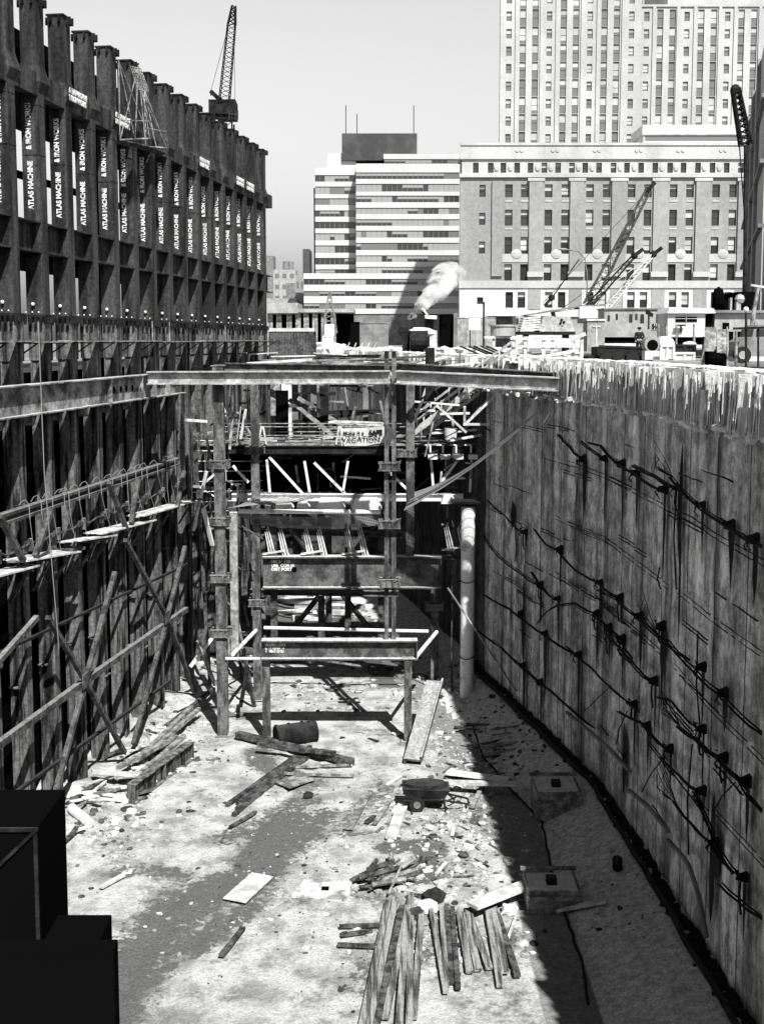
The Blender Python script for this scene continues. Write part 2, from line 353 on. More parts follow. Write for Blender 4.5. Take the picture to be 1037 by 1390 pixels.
# ================================================================ LEFT: TOWER COLUMNS
def colbox(mb,s0,s1,n0,n1,z0,z1,s1t=None,sc=0):
    p=[WL(sc+a,b,c) for a,b,c in ((s0,n0,z0),(s1,n0,z0),(s1,n1,z0),(s0,n1,z0),(s0,n0,z1),(s1,n0,z1),(s1,n1,z1),(s0,n1,z1))]
    mb.hexa(p)
S0=(52.9/.9905)+.95; DS=2.98/.9905
def make_col():
    base=WL(S0,0,FZ); t=thing('steel_column','x','steel column',base,'steel tower columns standing along the left side of the pit')
    mb=MB(); s=S0
    colbox(mb,-.26,.16,-.70,-.07,FZ,-.9,sc=s); colbox(mb,-.32,.24,-.07,0,FZ,-.9,sc=s); colbox(mb,-.32,.24,-.77,-.70,FZ,-.9,sc=s)
    colbox(mb,-.29,-.26,-.42,-.34,FZ,-.9,sc=s)
    mb.build('base_shaft','base',t)
    mb=MB(); colbox(mb,-.36,.36,-.82,-.04,-.9,1.05,sc=s); colbox(mb,-.40,.40,-.04,0,-.9,1.05,sc=s)
    mb.build('splice_shaft','base',t)
    mb=MB()
    colbox(mb,-.56,.56,-.98,.05,1.05,1.16,sc=s)
    for k in range(4): colbox(mb,-.5+.3*k,-.38+.3*k,.0,.12,.8,1.05,sc=s); colbox(mb,-.62,-.53,-.9+.25*k,-.8+.25*k,.7,1.05,sc=s)
    mb.build('splice_plate','dark',t)
    mb=MB()
    for k in range(3): mb.ball(WL(s-.62,-.78+.3*k,1.26),.04,6)
    mb.ball(WL(s-.6,-.45,1.62),.085,8)
    mb.build('work_lamp','lamp',t)
    mb=MB(); colbox(mb,-.5,.22,-.8,0,1.16,10.9,sc=s)
    ms=mb.build('middle_shaft','tower',t)
    for zz in (8.2,10.35):
        mb=MB(); colbox(mb,-.53,-.501,-.79,-.02,zz,zz+.05,sc=s); colbox(mb,-.5,.2,.001,.02,zz,zz+.05,sc=s); mb.build('seam_plate','tower',ms)
    mb=MB()   # shallow flared sleeve where the column narrows
    a0,a1,b0,b1=-.5,.5,-.75,.06
    p=[WL(s+a,b,c) for a,b,c in ((a0,b0,10.9),(a1,b0,10.9),(a1,0,10.9),(a0,0,10.9),(a0-.08,b0,11.35),(a1+.03,b0,11.35),(a1+.03,b1+.12,11.35),(a0-.08,b1+.12,11.35))]; mb.hexa(p)
    q=p[4:]+[WL(s+a,b,12.1) for a,b in ((-.43,-.78),(.43,-.78),(.43,-.04),(-.43,-.04))]; mb.hexa(q)
    mb.build('flared_collar','tower',t)
    mb=MB(); colbox(mb,-.43,.43,-.78,-.04,12.1,15.0,sc=s); mb.build('upper_shaft','tower',t)
    mb=MB(); colbox(mb,-.49,.49,-.84,.02,15.0,15.08,sc=s)
    for a in (-1,1):
        c=.0
        for n0 in (-.62,-.2):
            colbox(mb,a*.44-.03,a*.44+.18*a,n0,n0+.07,14.7,15.0,sc=s) if a>0 else colbox(mb,-.62,-.44,n0,n0+.07,14.7,15.0,sc=s)
    for n0 in (-.99,.04):
        colbox(mb,-.2,-.12,n0,n0+.2,14.65,15.0,sc=s); colbox(mb,.12,.2,n0,n0+.2,14.65,15.0,sc=s); colbox(mb,-.2,.2,n0+.05,n0+.15,14.7,14.78,sc=s)
    mb.build('cap_plate','dark',t)
    # spandrels reaching half a bay away from the camera
    g0,g1=.22,DS-.5
    mb=MB(); colbox(mb,g0,g1,-.5,-.44,3.95,5.2,sc=s); colbox(mb,g0,g1,-.5,0,5.2,5.26,sc=s); colbox(mb,g0,g1,-.5,0,3.89,3.95,sc=s)
    mb.build('lower_spandrel','tower',t)
    mb=MB(); colbox(mb,g0,g1,-.5,-.0,10.75,11.75,sc=s); mb.build('upper_spandrel','tower',t)
    # stencilled names running up the face
    X=(0,0,1); Z=-LN
    text('ATLAS MACHINE',.34,WL(s-.505,-.36,5.75),X,Z,ms,'lettering',bold=.03,sx=.82)
    text('& IRON WORKS',.34,WL(s-.505,-.36,8.35),X,Z,ms,'lettering',bold=.03,sx=.82)
    return t
c0=make_col(); NC=[]
CK=['with open sky beside it','','','','','','']
for i in range(-4,15):
    o=c0 if i==0 else dup(c0,c0.location+LD*(DS*i))
    NC.append((i,o)); k=14-i
    for q in [c for c in kids(o) if c.name.startswith('middle_shaft')]:
        for l in kids(q): 
            if l.name.startswith('lettering'): l.location=LN*R.uniform(-.06,.06)+V((0,0,R.uniform(-.14,.14)))
    o['label']='rusty steel tower column, '+ORD[k]+' from the far right end of the row'
    if i in (1,3,8,11,12):
        text('ATLAS MACHINE\n& IRON WORKS',.36,WL(S0+DS*i-.42,.215,11.42) if 0 else WL(S0+DS*i-.45,.2,11.5),LD,(0,0,1),o,'collar_lettering',bold=.04,sx=.8) 
# black sheets and inner plates put behind the bays to paint their shade
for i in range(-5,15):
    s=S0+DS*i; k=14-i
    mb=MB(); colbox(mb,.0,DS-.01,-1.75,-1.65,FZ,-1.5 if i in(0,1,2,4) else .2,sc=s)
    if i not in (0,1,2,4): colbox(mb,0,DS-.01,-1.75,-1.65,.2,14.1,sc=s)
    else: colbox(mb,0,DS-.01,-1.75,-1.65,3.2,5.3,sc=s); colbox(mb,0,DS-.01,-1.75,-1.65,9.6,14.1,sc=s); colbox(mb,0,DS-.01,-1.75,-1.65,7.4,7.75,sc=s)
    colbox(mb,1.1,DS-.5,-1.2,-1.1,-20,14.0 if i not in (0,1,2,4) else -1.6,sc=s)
    mb.build('bay_shade_sheet','void',label='black sheet painting the shade in the bay behind the tower columns',cat='boarding',group='black shade sheets behind the tower columns')
# plank walkway at eye level
s0=S0-DS*4; s1=95.4/.9905
t=thing('plank_walkway','long narrow plank walkway bracketed across all the tower columns','walkway',WL(s0,.4,-.1))
mb=MB(); s=s0
while s<s1-3:
    a=R.uniform(-.03,.03); colbox(mb,0,4.3,.02,.75,-.08+a,-.02+a,sc=s); s+=4.32
mb.build('deck_planks','wood',t)
for i in range(-4,15):
    s=S0+DS*i; mb=MB(); mb.bar(WL(s+.3,.02,-.55),WL(s+.3,.7,-.1),.06,.06); mb.bar(WL(s+.3,.02,-.12),WL(s+.3,.78,-.12),.06,.06); mb.build('bracket','dark',t)
for i in range(-4,5):
    mb=MB(); mb.bar(WL(S0+DS*i+1.5,.42,-3.2),WL(S0+DS*i+1.5,.42,-3.19),.01,.01)
for i in (4,5,9):
    mb=MB(); mb.tube([WL(S0+DS*i+.2,.7,-.02),WL(S0+DS*i+.2,.7,1.05)],.03,6); mb.build('stanchion','wood',t)
# main girder waler along the wall
sA=S0-DS*4; sB=71.5/.9905
t=thing('wall_girder','deep riveted girder bolted along the tower columns below the walkway','girder',WL(sA,.5,-3.3))
mb=MB(); mb.ib(WL(sA,.55,-2.52),WL(sB,.55,-2.52),1.32,.7,tf=.06,tw=.05); mb.build('girder_beam','waler',t)
for s_ in (59.8,64.4,66.6,69.):
    mb=MB(); colbox(mb,0,.05,.58,.88,-3.1,-1.95,sc=s_); mb.build('stiffener','waler',t)
mb=MB()
for s in (60.8,61.8,62.6,63.5,67.3,67.9):
    c=WL(s,.583,-2.52); mb.tube([c,c+LN*.012],.17,12)
mb.build('web_hole','void',t)
for i in range(-4,4):
    mb=MB(); colbox(mb,-.1,.12,.1,.5,-3.65,-3.3,sc=S0+DS*i); mb.build('seat_bracket','waler',t)
# lower channel waler with ropes
t=thing('channel_waler','twin steel channels running along the columns with rope loops over them','waler',WL(sA,.5,-7.6))
mb=MB(); sB2=71/.9905
for dz in (.17,-.17):
    mb.bar(WL(sA,.42,-7.3+dz),WL(sB2,.42,-7.3+dz),.3,.13)
mb.bar(WL(sA,.3,-7.3),WL(sB2,.3,-7.3),.08,.5)
mb.build('channels','brace',t)
s=sA+8
while s<sB2-.5:
    r=R.uniform(.1,.2); mb=MB()
    q_=R.uniform(-.3,1.6); mb.tube([WL(s,.2,-7.0),WL(s+.03,.32,-6.9+r*.5),WL(s+.06,.48,-6.84+r*.6),WL(s+.1,.62,-6.98),WL(s+.1,.64,-7.6)],.017,5)
    if R.random()<.75: mb.tube([WL(s+.1,.64,-7.6),WL(s+q_*.5,.7,-8.6),WL(s+q_,.8,-9.5)],.011,4)
    s+=R.uniform(.5,1.8); mb.build('rope_loop','rope',t)
# plank platforms
PL=[((-40,792),(48,769)),((29,763),(107,748)),((103,736),(153,728)),((137,725),(208,707)),((191,702),(266,680))]
for k,(a,b) in enumerate(PL):
    pa=wallpt(a[0],a[1],.95); pb=wallpt(b[0],b[1],.95); t=thing('plank_platform','stepped plank work platform on the left wall, '+ORD[4-k]+' from the far end','platform',(pa.x,pa.y,pa.z-.6),'plank platforms on the left wall')
    mb=MB(); z=(pa.z+pb.z)/2; za=pa.z; zb_=pb.z
    for j in range(3):
        sa=(pa-LO).dot(LD)+R.uniform(-.3,.2); sb=(pb-LO).dot(LD)+R.uniform(-.2,.3)
        mb.bar(WL(sa,.25+.36*j,za+R.uniform(0,.05)),WL(sb,.25+.36*j,zb_+R.uniform(0,.05)),.33,.07)
    mb.build('planks','woodl',t)
    for s in (sa+.6,(sa+sb)/2,sb-.5): mb=MB(); mb.bar(WL(s,0,z-.15),WL(s,1.1,z-.15),.1,.14); mb.bar(WL(s,0.02,z-1.6),WL(s,.9,z-.2),.1,.12); mb.build('bracket','woodd',t)
# slack cable clipped along the columns between the channels and the platforms
t=thing('slack_cable','thick slack cable clipped to the columns between the channels and the plank platforms','cable',WL(sA,.2,-9))
mb=MB(); mb.tube([WL(sA+.6*k,.22+.05*math.sin(k*1.3),-8.75-.16*abs(math.sin(k*.64))+.05*math.sin(k*2.1)) for k in range(int((sB2-sA)/.6))],.05,5); mb.build('cable_run','woodd',t)
for i in range(-3,7):
    mb=MB(); s_=S0+DS*i; colbox(mb,-.34,.26,.0,.12,-8.95+R.uniform(-.1,.1),-8.7,sc=s_); colbox(mb,-.1,.05,.121,.3,-9.15,-8.6,sc=s_); mb.build('clip','post',t)
# long low waler beam and cross braces
t=thing('bracing_frame','steel cross bracing spanning the lower left wall over the columns','bracing',WL(sA,.9,FZ))
def wb(name,a,b,n=.95,wd=.26,dp=.26,mt='brace'):
    mb=MB(); p=wallpt(a[0],a[1],n); q=wallpt(b[0],b[1],n); mb.bar(p,q,wd,dp,LN); return mb.build(name,mt,t)
wb('long_waler',(-120,1098),(116,924),.85,.3); wb('long_waler',(116,924),(253,827),.85,.3); wb('lower_rail',(-40,1120),(230,925),.4,.14,.16,'dark'); wb('upper_rail',(-40,905),(256,765),.3,.12,.14,'dark')
B=[((156,777),(116,924)),((65,838),(116,924)),((116,924),(76,1073)),((116,924),(169,1022)),((170,733),(227,838)),((251,742),(227,838)),((227,838),(264,940)),((227,838),(181,1010)),
   ((0,701),(32,761)),((70,691),(48,755)),((148,655),(172,720)),((188,650),(178,710)),((50,838),(-4,900)),((-60,800),(0,905)),((250,640),(240,690))]
for a,b in B: wb('brace',a,b,1.05,.21,.22)
mb=MB()
for px,py in ((116,924),(227,838)):
    c=wallpt(px,py,1.2); mb.box(c,(.7,.7,.05),LD,V((0,0,1)),LN)
mb.build('gusset_plate','brace',t)
# small seats welded on column faces
mb=MB()
for i in range(-1,10):
    z=-13.6+R.uniform(-1.6,.9)
    mb=MB(); colbox(mb,-.62,-.43,-.7,-.3,z,z+.06,sc=S0+DS*i); mb.build('seat_angle','base',t)
    z=-16.2+R.uniform(-.8,.3)
    mb=MB(); colbox(mb,-.2,.35,.0,.12,z-.5,z-.44,sc=S0+DS*i); mb.build('seat_angle','base',t)
# dangling hoist line near the left edge
q=at(80,880,45)
mb=MB(); mb.tube([at(52,436,44),at(60,640,44.3),q],.016,5); mb.build('hoist_line','rope',label='thin hoist line hanging from above past the left girder',cat='rope')
# suspended cages high on the tower
for k,(px0,py0,px1,py1) in enumerate(((163,190,203,188),(198,199,226,201))):
    Y=62 if k==0 else 66
    pa=at(px0,py0,Y); pb=at(px1,py1,Y+2.2); c=(pa+pb)/2
    t=thing('hanging_platform',('larger' if k==0 else 'smaller')+' triangular rod platform hung from the top of a tower column','platform',(c.x,c.y,pa.z),'rod platforms hung on the tower')
    z=pa.z; top=(at(161,82,Y),at(188,88,Y+1.5)) if k==0 else (at(190,118,Y),at(196,122,Y+1.5))
    mb=MB(); mb.hexa([(pa.x,pa.y,z),(pb.x,pb.y,z),(pb.x-.5,pb.y+1,z),(pa.x-.5,pa.y+1,z),(pa.x,pa.y,z+.06),(pb.x,pb.y,z+.06),(pb.x-.5,pb.y+1,z+.06),(pa.x-.5,pa.y+1,z+.06)]); mb.build('platform_floor','woodd',t)
    mb=MB()
    for tp in top:
        for q in (pa,pb,(pa+pb)/2): mb.tube([tp,q],.025,5)
    mb.tube([pa,pb],.05,5); mb.tube([pa+V((0,0,1.0)),pb+V((0,0,.9))],.02,5)
    mb.build('hanger_rods','wood',t)
    if k==0:
        mb=MB(); A=at(177,90,61); Bq=at(191,93,61.4); Cq=at(202,125,61.4); Dq=at(187,121,61)
        for f in (0,.17,.34,.5,.67,.84,1): mb.tube([A.lerp(Bq,f),Dq.lerp(Cq,f)],.02,4)
        for f in (0,.12,.24,.36,.48,.6,.72,.84,1): mb.tube([A.lerp(Dq,f),Bq.lerp(Cq,f)],.02,4)
        mb.build('cage_panel','wood',t)
# derrick crane behind the tower
t=thing('tower_crane','lattice boom derrick crane rising behind the top of the steel columns','crane',at(303,420,140))
def lattice(mb,p,q,w0,w1,n,r,rb):
    d=(q-p); x=d.normalized().cross(V((0,1,0))).normalized(); y=x.cross(d.normalized())
    cs=[(1,1),(1,-1),(-1,-1),(-1,1)]
    def P(k,f):
        wd=(w0+(w1-w0)*f)/2; return p+d*f+x*cs[k][0]*wd+y*cs[k][1]*wd
    for k in range(4):
        mb.tube([P(k,0),P(k,1)],r,4)
        for i in range(n): mb.tube([P(k,i/n),P((k+1)%4,(i+1)/n)],rb,3,False)
base=at(303,470,140); piv=at(304,143,140); tip=at(317,8,136)
mb=MB(); lattice(mb,V((piv.x,piv.y,-1.3)),V((piv.x,piv.y,piv.z-2)),2,2,16,.1,.05); mb.build('mast','dark',t)
mb=MB(); mb.box(at(303,148,140),(3.0,3,1.6)); mb.box(at(298,152,141),(1.6,2,1.4)); mb.box(at(314,147,140),(1.0,1.5,1.8)); mb.box(at(308,156,140),(2.2,2.4,1.2)); mb.build('machine_house','dark',t)
mb=MB(); lattice(mb,at(304,140,139),at(314,35,137),1.15,.85,16,.06,.04); lattice(mb,at(314,35,137),tip,.85,.4,5,.09,.08); mb.build('boom','dark',t)
mb=MB(); mb.bar(at(303,140,140),at(286,124,141),.35,.4); mb.tube([at(286,124,141),at(286,130,141)],.06,4); mb.build('back_arm','dark',t)
mb=MB(); mb.tube([at(286,124,141),at(314,20,137)],.03,3); mb.tube([tip,at(319,150,138)],.03,3); mb.build('hoist_cables','dark',t)
mb=MB()
for px in (311,315,319,323): mb.tube([at(px,163,138),at(px,150,138)],.04,3)
mb.tube([at(311,155,138),at(323,155,138)],.04,3); mb.build('guard_rail','brace',t)
# ================================================================ RIGHT: SLURRY WALL
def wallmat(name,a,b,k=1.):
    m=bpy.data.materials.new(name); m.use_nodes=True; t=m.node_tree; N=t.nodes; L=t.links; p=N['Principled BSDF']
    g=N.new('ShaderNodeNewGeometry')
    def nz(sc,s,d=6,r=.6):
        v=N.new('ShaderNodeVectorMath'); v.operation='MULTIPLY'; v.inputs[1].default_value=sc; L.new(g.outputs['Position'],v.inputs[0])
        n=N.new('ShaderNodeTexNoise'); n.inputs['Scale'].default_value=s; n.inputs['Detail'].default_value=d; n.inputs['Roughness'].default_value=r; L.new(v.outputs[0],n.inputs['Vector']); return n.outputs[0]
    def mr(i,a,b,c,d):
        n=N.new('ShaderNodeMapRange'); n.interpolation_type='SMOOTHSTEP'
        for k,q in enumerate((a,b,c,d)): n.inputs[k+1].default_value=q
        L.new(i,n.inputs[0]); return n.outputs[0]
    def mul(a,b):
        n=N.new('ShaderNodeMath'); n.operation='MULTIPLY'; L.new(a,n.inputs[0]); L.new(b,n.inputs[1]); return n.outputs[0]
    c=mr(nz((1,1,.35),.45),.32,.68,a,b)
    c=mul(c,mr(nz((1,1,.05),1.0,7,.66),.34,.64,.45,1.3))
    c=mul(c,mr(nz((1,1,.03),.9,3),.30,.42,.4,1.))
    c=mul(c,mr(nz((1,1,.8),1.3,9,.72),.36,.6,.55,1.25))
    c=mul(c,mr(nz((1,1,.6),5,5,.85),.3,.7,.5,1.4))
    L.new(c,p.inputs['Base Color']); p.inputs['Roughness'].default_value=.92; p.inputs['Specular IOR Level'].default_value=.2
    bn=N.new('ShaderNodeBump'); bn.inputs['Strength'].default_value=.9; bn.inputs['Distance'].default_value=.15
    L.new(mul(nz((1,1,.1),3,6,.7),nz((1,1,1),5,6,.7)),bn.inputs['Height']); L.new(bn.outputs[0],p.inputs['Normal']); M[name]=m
wallmat('slurry',.6,.95); wallmat('slurry_shade',.04,.13)  # second, darker copy of the concrete paints the shade under the deck
wt=thing('slurry_wall','tall raw concrete retaining wall with rows of tieback cables on the right','retaining wall',RW(RL[1],0,FZ))
def wallgrid(t0,t1,st,mt,name,top=-2.95,bot=-24,off=0):
    mb=MB(); ns=int((t1-t0)/st); nz_=int((top-bot)/.45)
    for i in range(ns+1):
        t=t0+(t1-t0)*i/ns
        for j in range(nz_+1):
            z=bot+(top-bot)*j/nz_
            pan=.06*math.sin(math.floor(t/3.05)*12.9)
            n=off+.10*noise.noise(V((t*.9,z*.08,1)))+.022*noise.noise(V((t*2.3,z*.5,7)))+.06*noise.noise(V((t*.8,z*.8,2)))+.03*noise.noise(V((t*2,z*1.6,5)))+pan
            if j==nz_: z+=.18*noise.noise(V((t*1.7,0,3)))+.08*noise.noise(V((t*6,0,3)))
            mb.v.append(RW(t,n,z))
    for i in range(ns):
        for j in range(nz_):
            a=i*(nz_+1)+j; mb.face([a,a+1,a+nz_+2,a+nz_+1])
    return mb.build(name,mt,wt)
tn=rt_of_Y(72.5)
wallgrid(rt_of_Y(12),tn,.16,'slurry','wall_panels')
wallgrid(tn,rt_of_Y(98),.4,'slurry_shade','wall_panels').__setitem__('label','far stretch of the retaining wall coloured dark as shade')
wallgrid(rt_of_Y(98),RL[3],.4,'slurry','wall_panels',off=-.02)
# guide wall of ice-crusted formwork on top, set back a little
mb=MB(); t=rt_of_Y(12); i=0
while t<RL[3]:
    w_=R.uniform(.08,.34)*(1 if R.random()<.8 else 1.6); n=-.30+R.uniform(-.12,.12); z1=-1.05+R.uniform(-.05,.05); mb.m=0 if R.random()<.85 else 1
    if R.random()<.07: t+=R.uniform(.05,.2); continue
    zs=z1-R.uniform(.45,.7) 
    for (za,zb,m_) in ((-3.1,zs,mb.m if R.random()<.6 else 2),(zs,z1,2 if R.random()<.7 else 0)):
        mb.m=m_; a=RW(t,n,za); b=RW(t+w_,n,za); c=RW(t+w_,n-.25,za); d=RW(t,n-.25,za)
        sk=RW(t,n+min(.45,w_)*.95,za); a_=RW(t,n-.2,za); mb.hexa([a_,RW(t+.0,n,za),RW(t+w_,n+w_*1.3,za),RW(t+w_,n-.2,za)]+[p+V((0,0,zb-za)) for p in (a_,RW(t,n,za),RW(t+w_,n+w_*1.3,za),RW(t+w_,n-.2,za))])
    t+=w_+R.uniform(0,.03)
mb.build('guide_wall',['ice','grey','concrete'],wt)
mb=MB(); t=rt_of_Y(12)
while t<RL[3]:
    n=-.3; mb.ball(RW(t,-.8+R.uniform(-.2,.15),-1.03),R.uniform(.18,.34),6,(1.5,1.5,.45),.3); 
    if R.random()<.8: mb.ball(RW(t,.12+R.uniform(-.15,.16),-2.95+R.uniform(-.1,.14)),R.uniform(.09,.26),6,(1.3,1.3,.6),.35)
    t+=.26
mb.build('ice_crust','ice',wt)
mb=MB(); t=rt_of_Y(28)
while t<rt_of_Y(64):
    n=R.uniform(.0,.3); z1=-1.2-R.random()**3*.8; z0=-2.98+R.random()**4*1.0; r=R.uniform(.02,.055)
    l=R.uniform(-.04,.04)*(1 if R.random()<.85 else 6); 
    if z1>z0+.2: mb.tube([RW(t,n,z0),RW(t+l*.5,n-.04,(z0+z1)/2),RW(t+l,n-.05,z1)],r,5,True,r*.9)
    t+=R.uniform(.05,.34)
o=mb.build('white_rod_fringe','ice',wt); o['kind']='stuff'  # white rods added proud of the wall to catch the sun
mb=MB(); t=rt_of_Y(30)
while t<rt_of_Y(62):
    l=R.uniform(-.5,.5); mb.tube([RW(t,.25,-2.95),RW(t+l,.18,-1.2+R.uniform(-.2,.35))],.024,4); t+=R.uniform(.14,.5)
mb.tube([RW(t_,-.05,-1.75+.04*math.sin(t_*2)) for t_ in [rt_of_Y(30)+.7*k for k in range(46)]],.022,4)
mb.build('rebar_stubs','white',wt)
# panel joints
mb=MB()
for t in [RL[1]-14+3.05*k+R.uniform(-.2,.2) for k in range(14)]:
    z=-3.1; pts=[]
    while z>-21.5: pts.append((t+.05*noise.noise(V((t,z*.6,1))),z)); z-=.6
    for (ta,za),(tb,zb) in zip(pts,pts[1:]):
        mb.poly([RW(ta-.04,.235,za),RW(tb-.04,.235,zb),RW(tb+.04,.235,zb),RW(ta+.04,.235,za)])
# (joints as shallow dark grooves standing just proud of the rough face)
mb.build('panel_joint','dark',wt)
# double grout lines
def wline(pts,dz,w=.05,off=.22,mt='cable',rough=.05):
    mb=MB(); P=[]
    for (a,b) in pts:
        p,t=rpt(a,b); P.append((t,p.z))
    Q=[]
    for (ta,za),(tb,zb) in zip(P,P[1:]):
        k=max(2,int(abs(tb-ta)/.35))
        for i in range(k): f=i/k; Q.append((ta+(tb-ta)*f,za+(zb-za)*f))
    Q.append(P[-1]); return Q
def groove(pts,name='grout_line'):
    Q=wline(pts,0); mb=MB()
    for dz in (.09,-.09):
        for (ta,za),(tb,zb) in zip(Q,Q[1:]):
            if R.random()<.12: continue
            j1=.03*noise.noise(V((ta*2,dz*9,0)))
            wd=R.uniform(.012,.035); mb.bar(RW(ta,.17,za+dz+j1),RW(tb,.17,zb+dz+.03*noise.noise(V((tb*2,dz*9,0)))),.03,wd)
    mb.build(name,'dark',wt)
for pl in ([(775,628),(822,645),(910,690),(940,703),(978,728),(1050,768)],[(775,710),(830,735),(850,750),(912,797)],[(925,802),(965,835),(1050,895)],
           [(775,788),(830,825),(860,850),(910,893)],[(920,903),(970,961),(1050,1040)],[(757,702),(801,724),(839,741)],[(757,778),(801,808),(839,830)],[(975,1100),(1050,1180)]): groove(pl)
for k in range(46):   # short broken form-tie lines and seams
    t0=R.uniform(rt_of_Y(34),rt_of_Y(72)); z0=R.choice((-4.6,-6.3,-8.4,-10.1,-12.2,-13.9,-16.0,-18.1))+R.uniform(-.25,.25); L_=R.uniform(1.2,4.5); n_=int(L_/.5)
    mb=MB()
    for dz in ((0,) if R.random()<.5 else (.07,-.07)):
        for i in range(n_):
            if R.random()<.15: continue
            a=t0+L_*i/n_; b=t0+L_*(i+1)/n_; mb.bar(RW(a,.2,z0+dz+.05*noise.noise(V((a*2,z0,0)))),RW(b,.2,z0+dz+.05*noise.noise(V((b*2,z0,0)))),.05,R.uniform(.015,.045))
    if mb.v: mb.build('form_seam','dark',wt)
# tieback cables with anchor heads and frayed strand ends
def cab(pts,heads=(),r=.038,fray=None,name='tieback_cable'):
    mb=MB(); P=[]
    for (a,b) in pts:
        p,t=rpt(a,b); P.append((t,p.z))
    for s in range(3):
        dz=R.uniform(-.06,.06); line=[]
        for (ta,za),(tb,zb) in zip(P,P[1:]):
            k=max(2,int(abs(tb-ta)/.6))
            for i in range(k): f=i/k; line.append(RW(ta+(tb-ta)*f,.38+.05*s+.05*math.sin(f*3.1),za+(zb-za)*f+dz+.05*noise.noise(V((ta+f*4,s,1)))))
        line.append(RW(P[-1][0],.38,P[-1][1]+dz)); mb.tube(line,r*R.uniform(.6,1.1),5)
    if fray is not None:
        t,z=P[0] if fray==0 else P[-1]
        for s in range(9):
            l=R.uniform(.8,1.7); u=R.uniform(-.35,.45)
            mb.tube([RW(t,.35,z),RW(t+l*.5,.45+.06*s,z+l*.3+u*.4),RW(t+l*1.0,.5+R.uniform(0,.3),z+l*.55+u)],.016,3,False)
    mb.build(name,'cable',wt)
    for hx,hy in heads:
        p,t=rpt(hx,hy); mb=MB(); z=p.z; k_=R.uniform(.4,.75)
        mb.hexa([RW(t-.2*k_,.1,z-.34*k_),RW(t+.2*k_,.1,z-.3*k_),RW(t+.12*k_,.42,z-.2*k_),RW(t-.16*k_,.5,z-.12*k_),RW(t-.22*k_,.1,z+.3*k_),RW(t+.16*k_,.1,z+.34*k_),RW(t+.16*k_,.4,z+.12*k_),RW(t-.1*k_,.46,z+.22*k_)])
        for s in range(R.randint(1,4)):
            a=R.uniform(0,6.28); mb.tube([RW(t,.4,z),RW(t+.25*math.cos(a),.5,z+.25*math.sin(a)),RW(t+R.uniform(.2,.6)*math.cos(a),.4,z-.1+.3*math.sin(a))],R.uniform(.015,.035),4)
        if R.random()<.45: mb.tube([RW(t,.3,z),RW(t-.05,.36,z-.5),RW(t+.08,.25,z-R.uniform(.6,1.3))],.04,4)
        mb.build('anchor_head','cable',wt)
        # dark tapering streak below the head
        mb=MB(); L_=R.uniform(1.2,4.2); k=9; w0=R.uniform(.12,.28)
        pts=[(R.uniform(.8,1.2)*w0*(1-(j/k)**1.6)+.015,z-.1-L_*j/k) for j in range(k+1)]
        for (wa,za),(wb_,zb) in zip(pts,pts[1:]):
            sh=.05*noise.noise(V((t,za,2))); mb.poly([RW(t-wa+sh,.175,za),RW(t-wb_+sh,.175,zb),RW(t+wb_+sh,.175,zb),RW(t+wa+sh,.175,za)])
        mb.build('dark_streak','dark',wt)
cab([(768,590),(785,608),(797,622)],[(797,623)]); cab([(798,600),(826,621)],[(826,622)]); cab([(810,600),(827,604),(850,628),(870,640),(908,664)],[(850,630),(870,642),(908,664)])
cab([(872,632),(905,648),(928,662)],[(928,662)]); cab([(925,648),(960,684),(1000,712),(1050,742)],[(960,685),(1000,713),(1033,731)],fray=0)
cab([(735,718),(750,738),(765,745),(791,773),(820,789),(848,810)],[(765,746),(820,790),(848,811)]); cab([(822,800),(848,812),(875,835),(905,862),(950,895)],[(875,836),(905,850)])
cab([(905,862),(922,872),(961,913),(991,940),(1050,995)],[(961,905),(991,940)],fray=0)
cab([(739,846),(750,832),(765,822),(790,819),(815,833),(850,864),(870,895)],[(815,833),(832,852),(850,868)],r=.04,name='hose_loop')
cab([(852,880),(870,898),(895,924)],[(895,924)],fray=0); cab([(905,946),(925,950),(961,989)],[(961,989)]); cab([(935,985),(961,1003),(991,1028),(1022,1058),(1050,1100)],[(991,1028),(1022,1060)],fray=0)
cab([(780,878),(825,919),(867,955),(880,965)],[(867,955)]); cab([(852,966),(885,982),(916,1016)],[(885,984),(916,1016)]); cab([(912,1028),(935,1050),(961,1073)],[(961,1073)])
cab([(930,1090),(955,1120),(979,1143),(1010,1185)],[(979,1143)],fray=0); cab([(961,1073),(979,1120),(1000,1165),(1022,1190)],[(1018,1190)]); cab([(995,1200),(1020,1222),(1050,1245)],[])
cab([(670,678),(695,700),(715,721)],[(717,722)]); cab([(664,725),(686,755),(720,780),(738,793)],[(738,794)]); cab([(665,807),(700,826),(744,859),(790,888)],[(744,859),(712,832),(790,888)])
cab([(657,856),(690,880),(715,902),(760,940),(816,988)],[(715,902),(738,926)]); cab([(731,775),(760,812)],[(762,812)])
cab([(456,519),(470,526),(497,533)],[]); cab([(500,522),(520,534)],[])
for pl in ([(780,966),(812,992),(840,1016),(868,1046)],[(868,1073),(895,1095),(922,1128)],[(922,1140),(945,1165),(952,1176),(965,1215),(976,1272)]):
    mb=MB(); pts=[]
    for q in pl: p,t=rpt(*q); pts.append(RW(t,.45,p.z))
    mb.tube(pts,.09,8); mb.build('drain_pipe','grey',wt)
for a,b in (((800,965),(838,930)),((845,1010),(860,965)),((880,1075),(913,1025)),((982,1098),(1010,1062)),((950,1010),(945,1160)),((929,655),(928,800)),((906,800),(905,770)),((958,860),(962,1000))):
    mb=MB(); p,t=rpt(*a); q,t2=rpt(*b); mb.tube([RW(t,.3,p.z),RW((t+t2)/2,.4,(p.z+q.z)/2),RW(t2,.3,q.z)],.03,4); mb.build('hanging_wire','cable',wt)
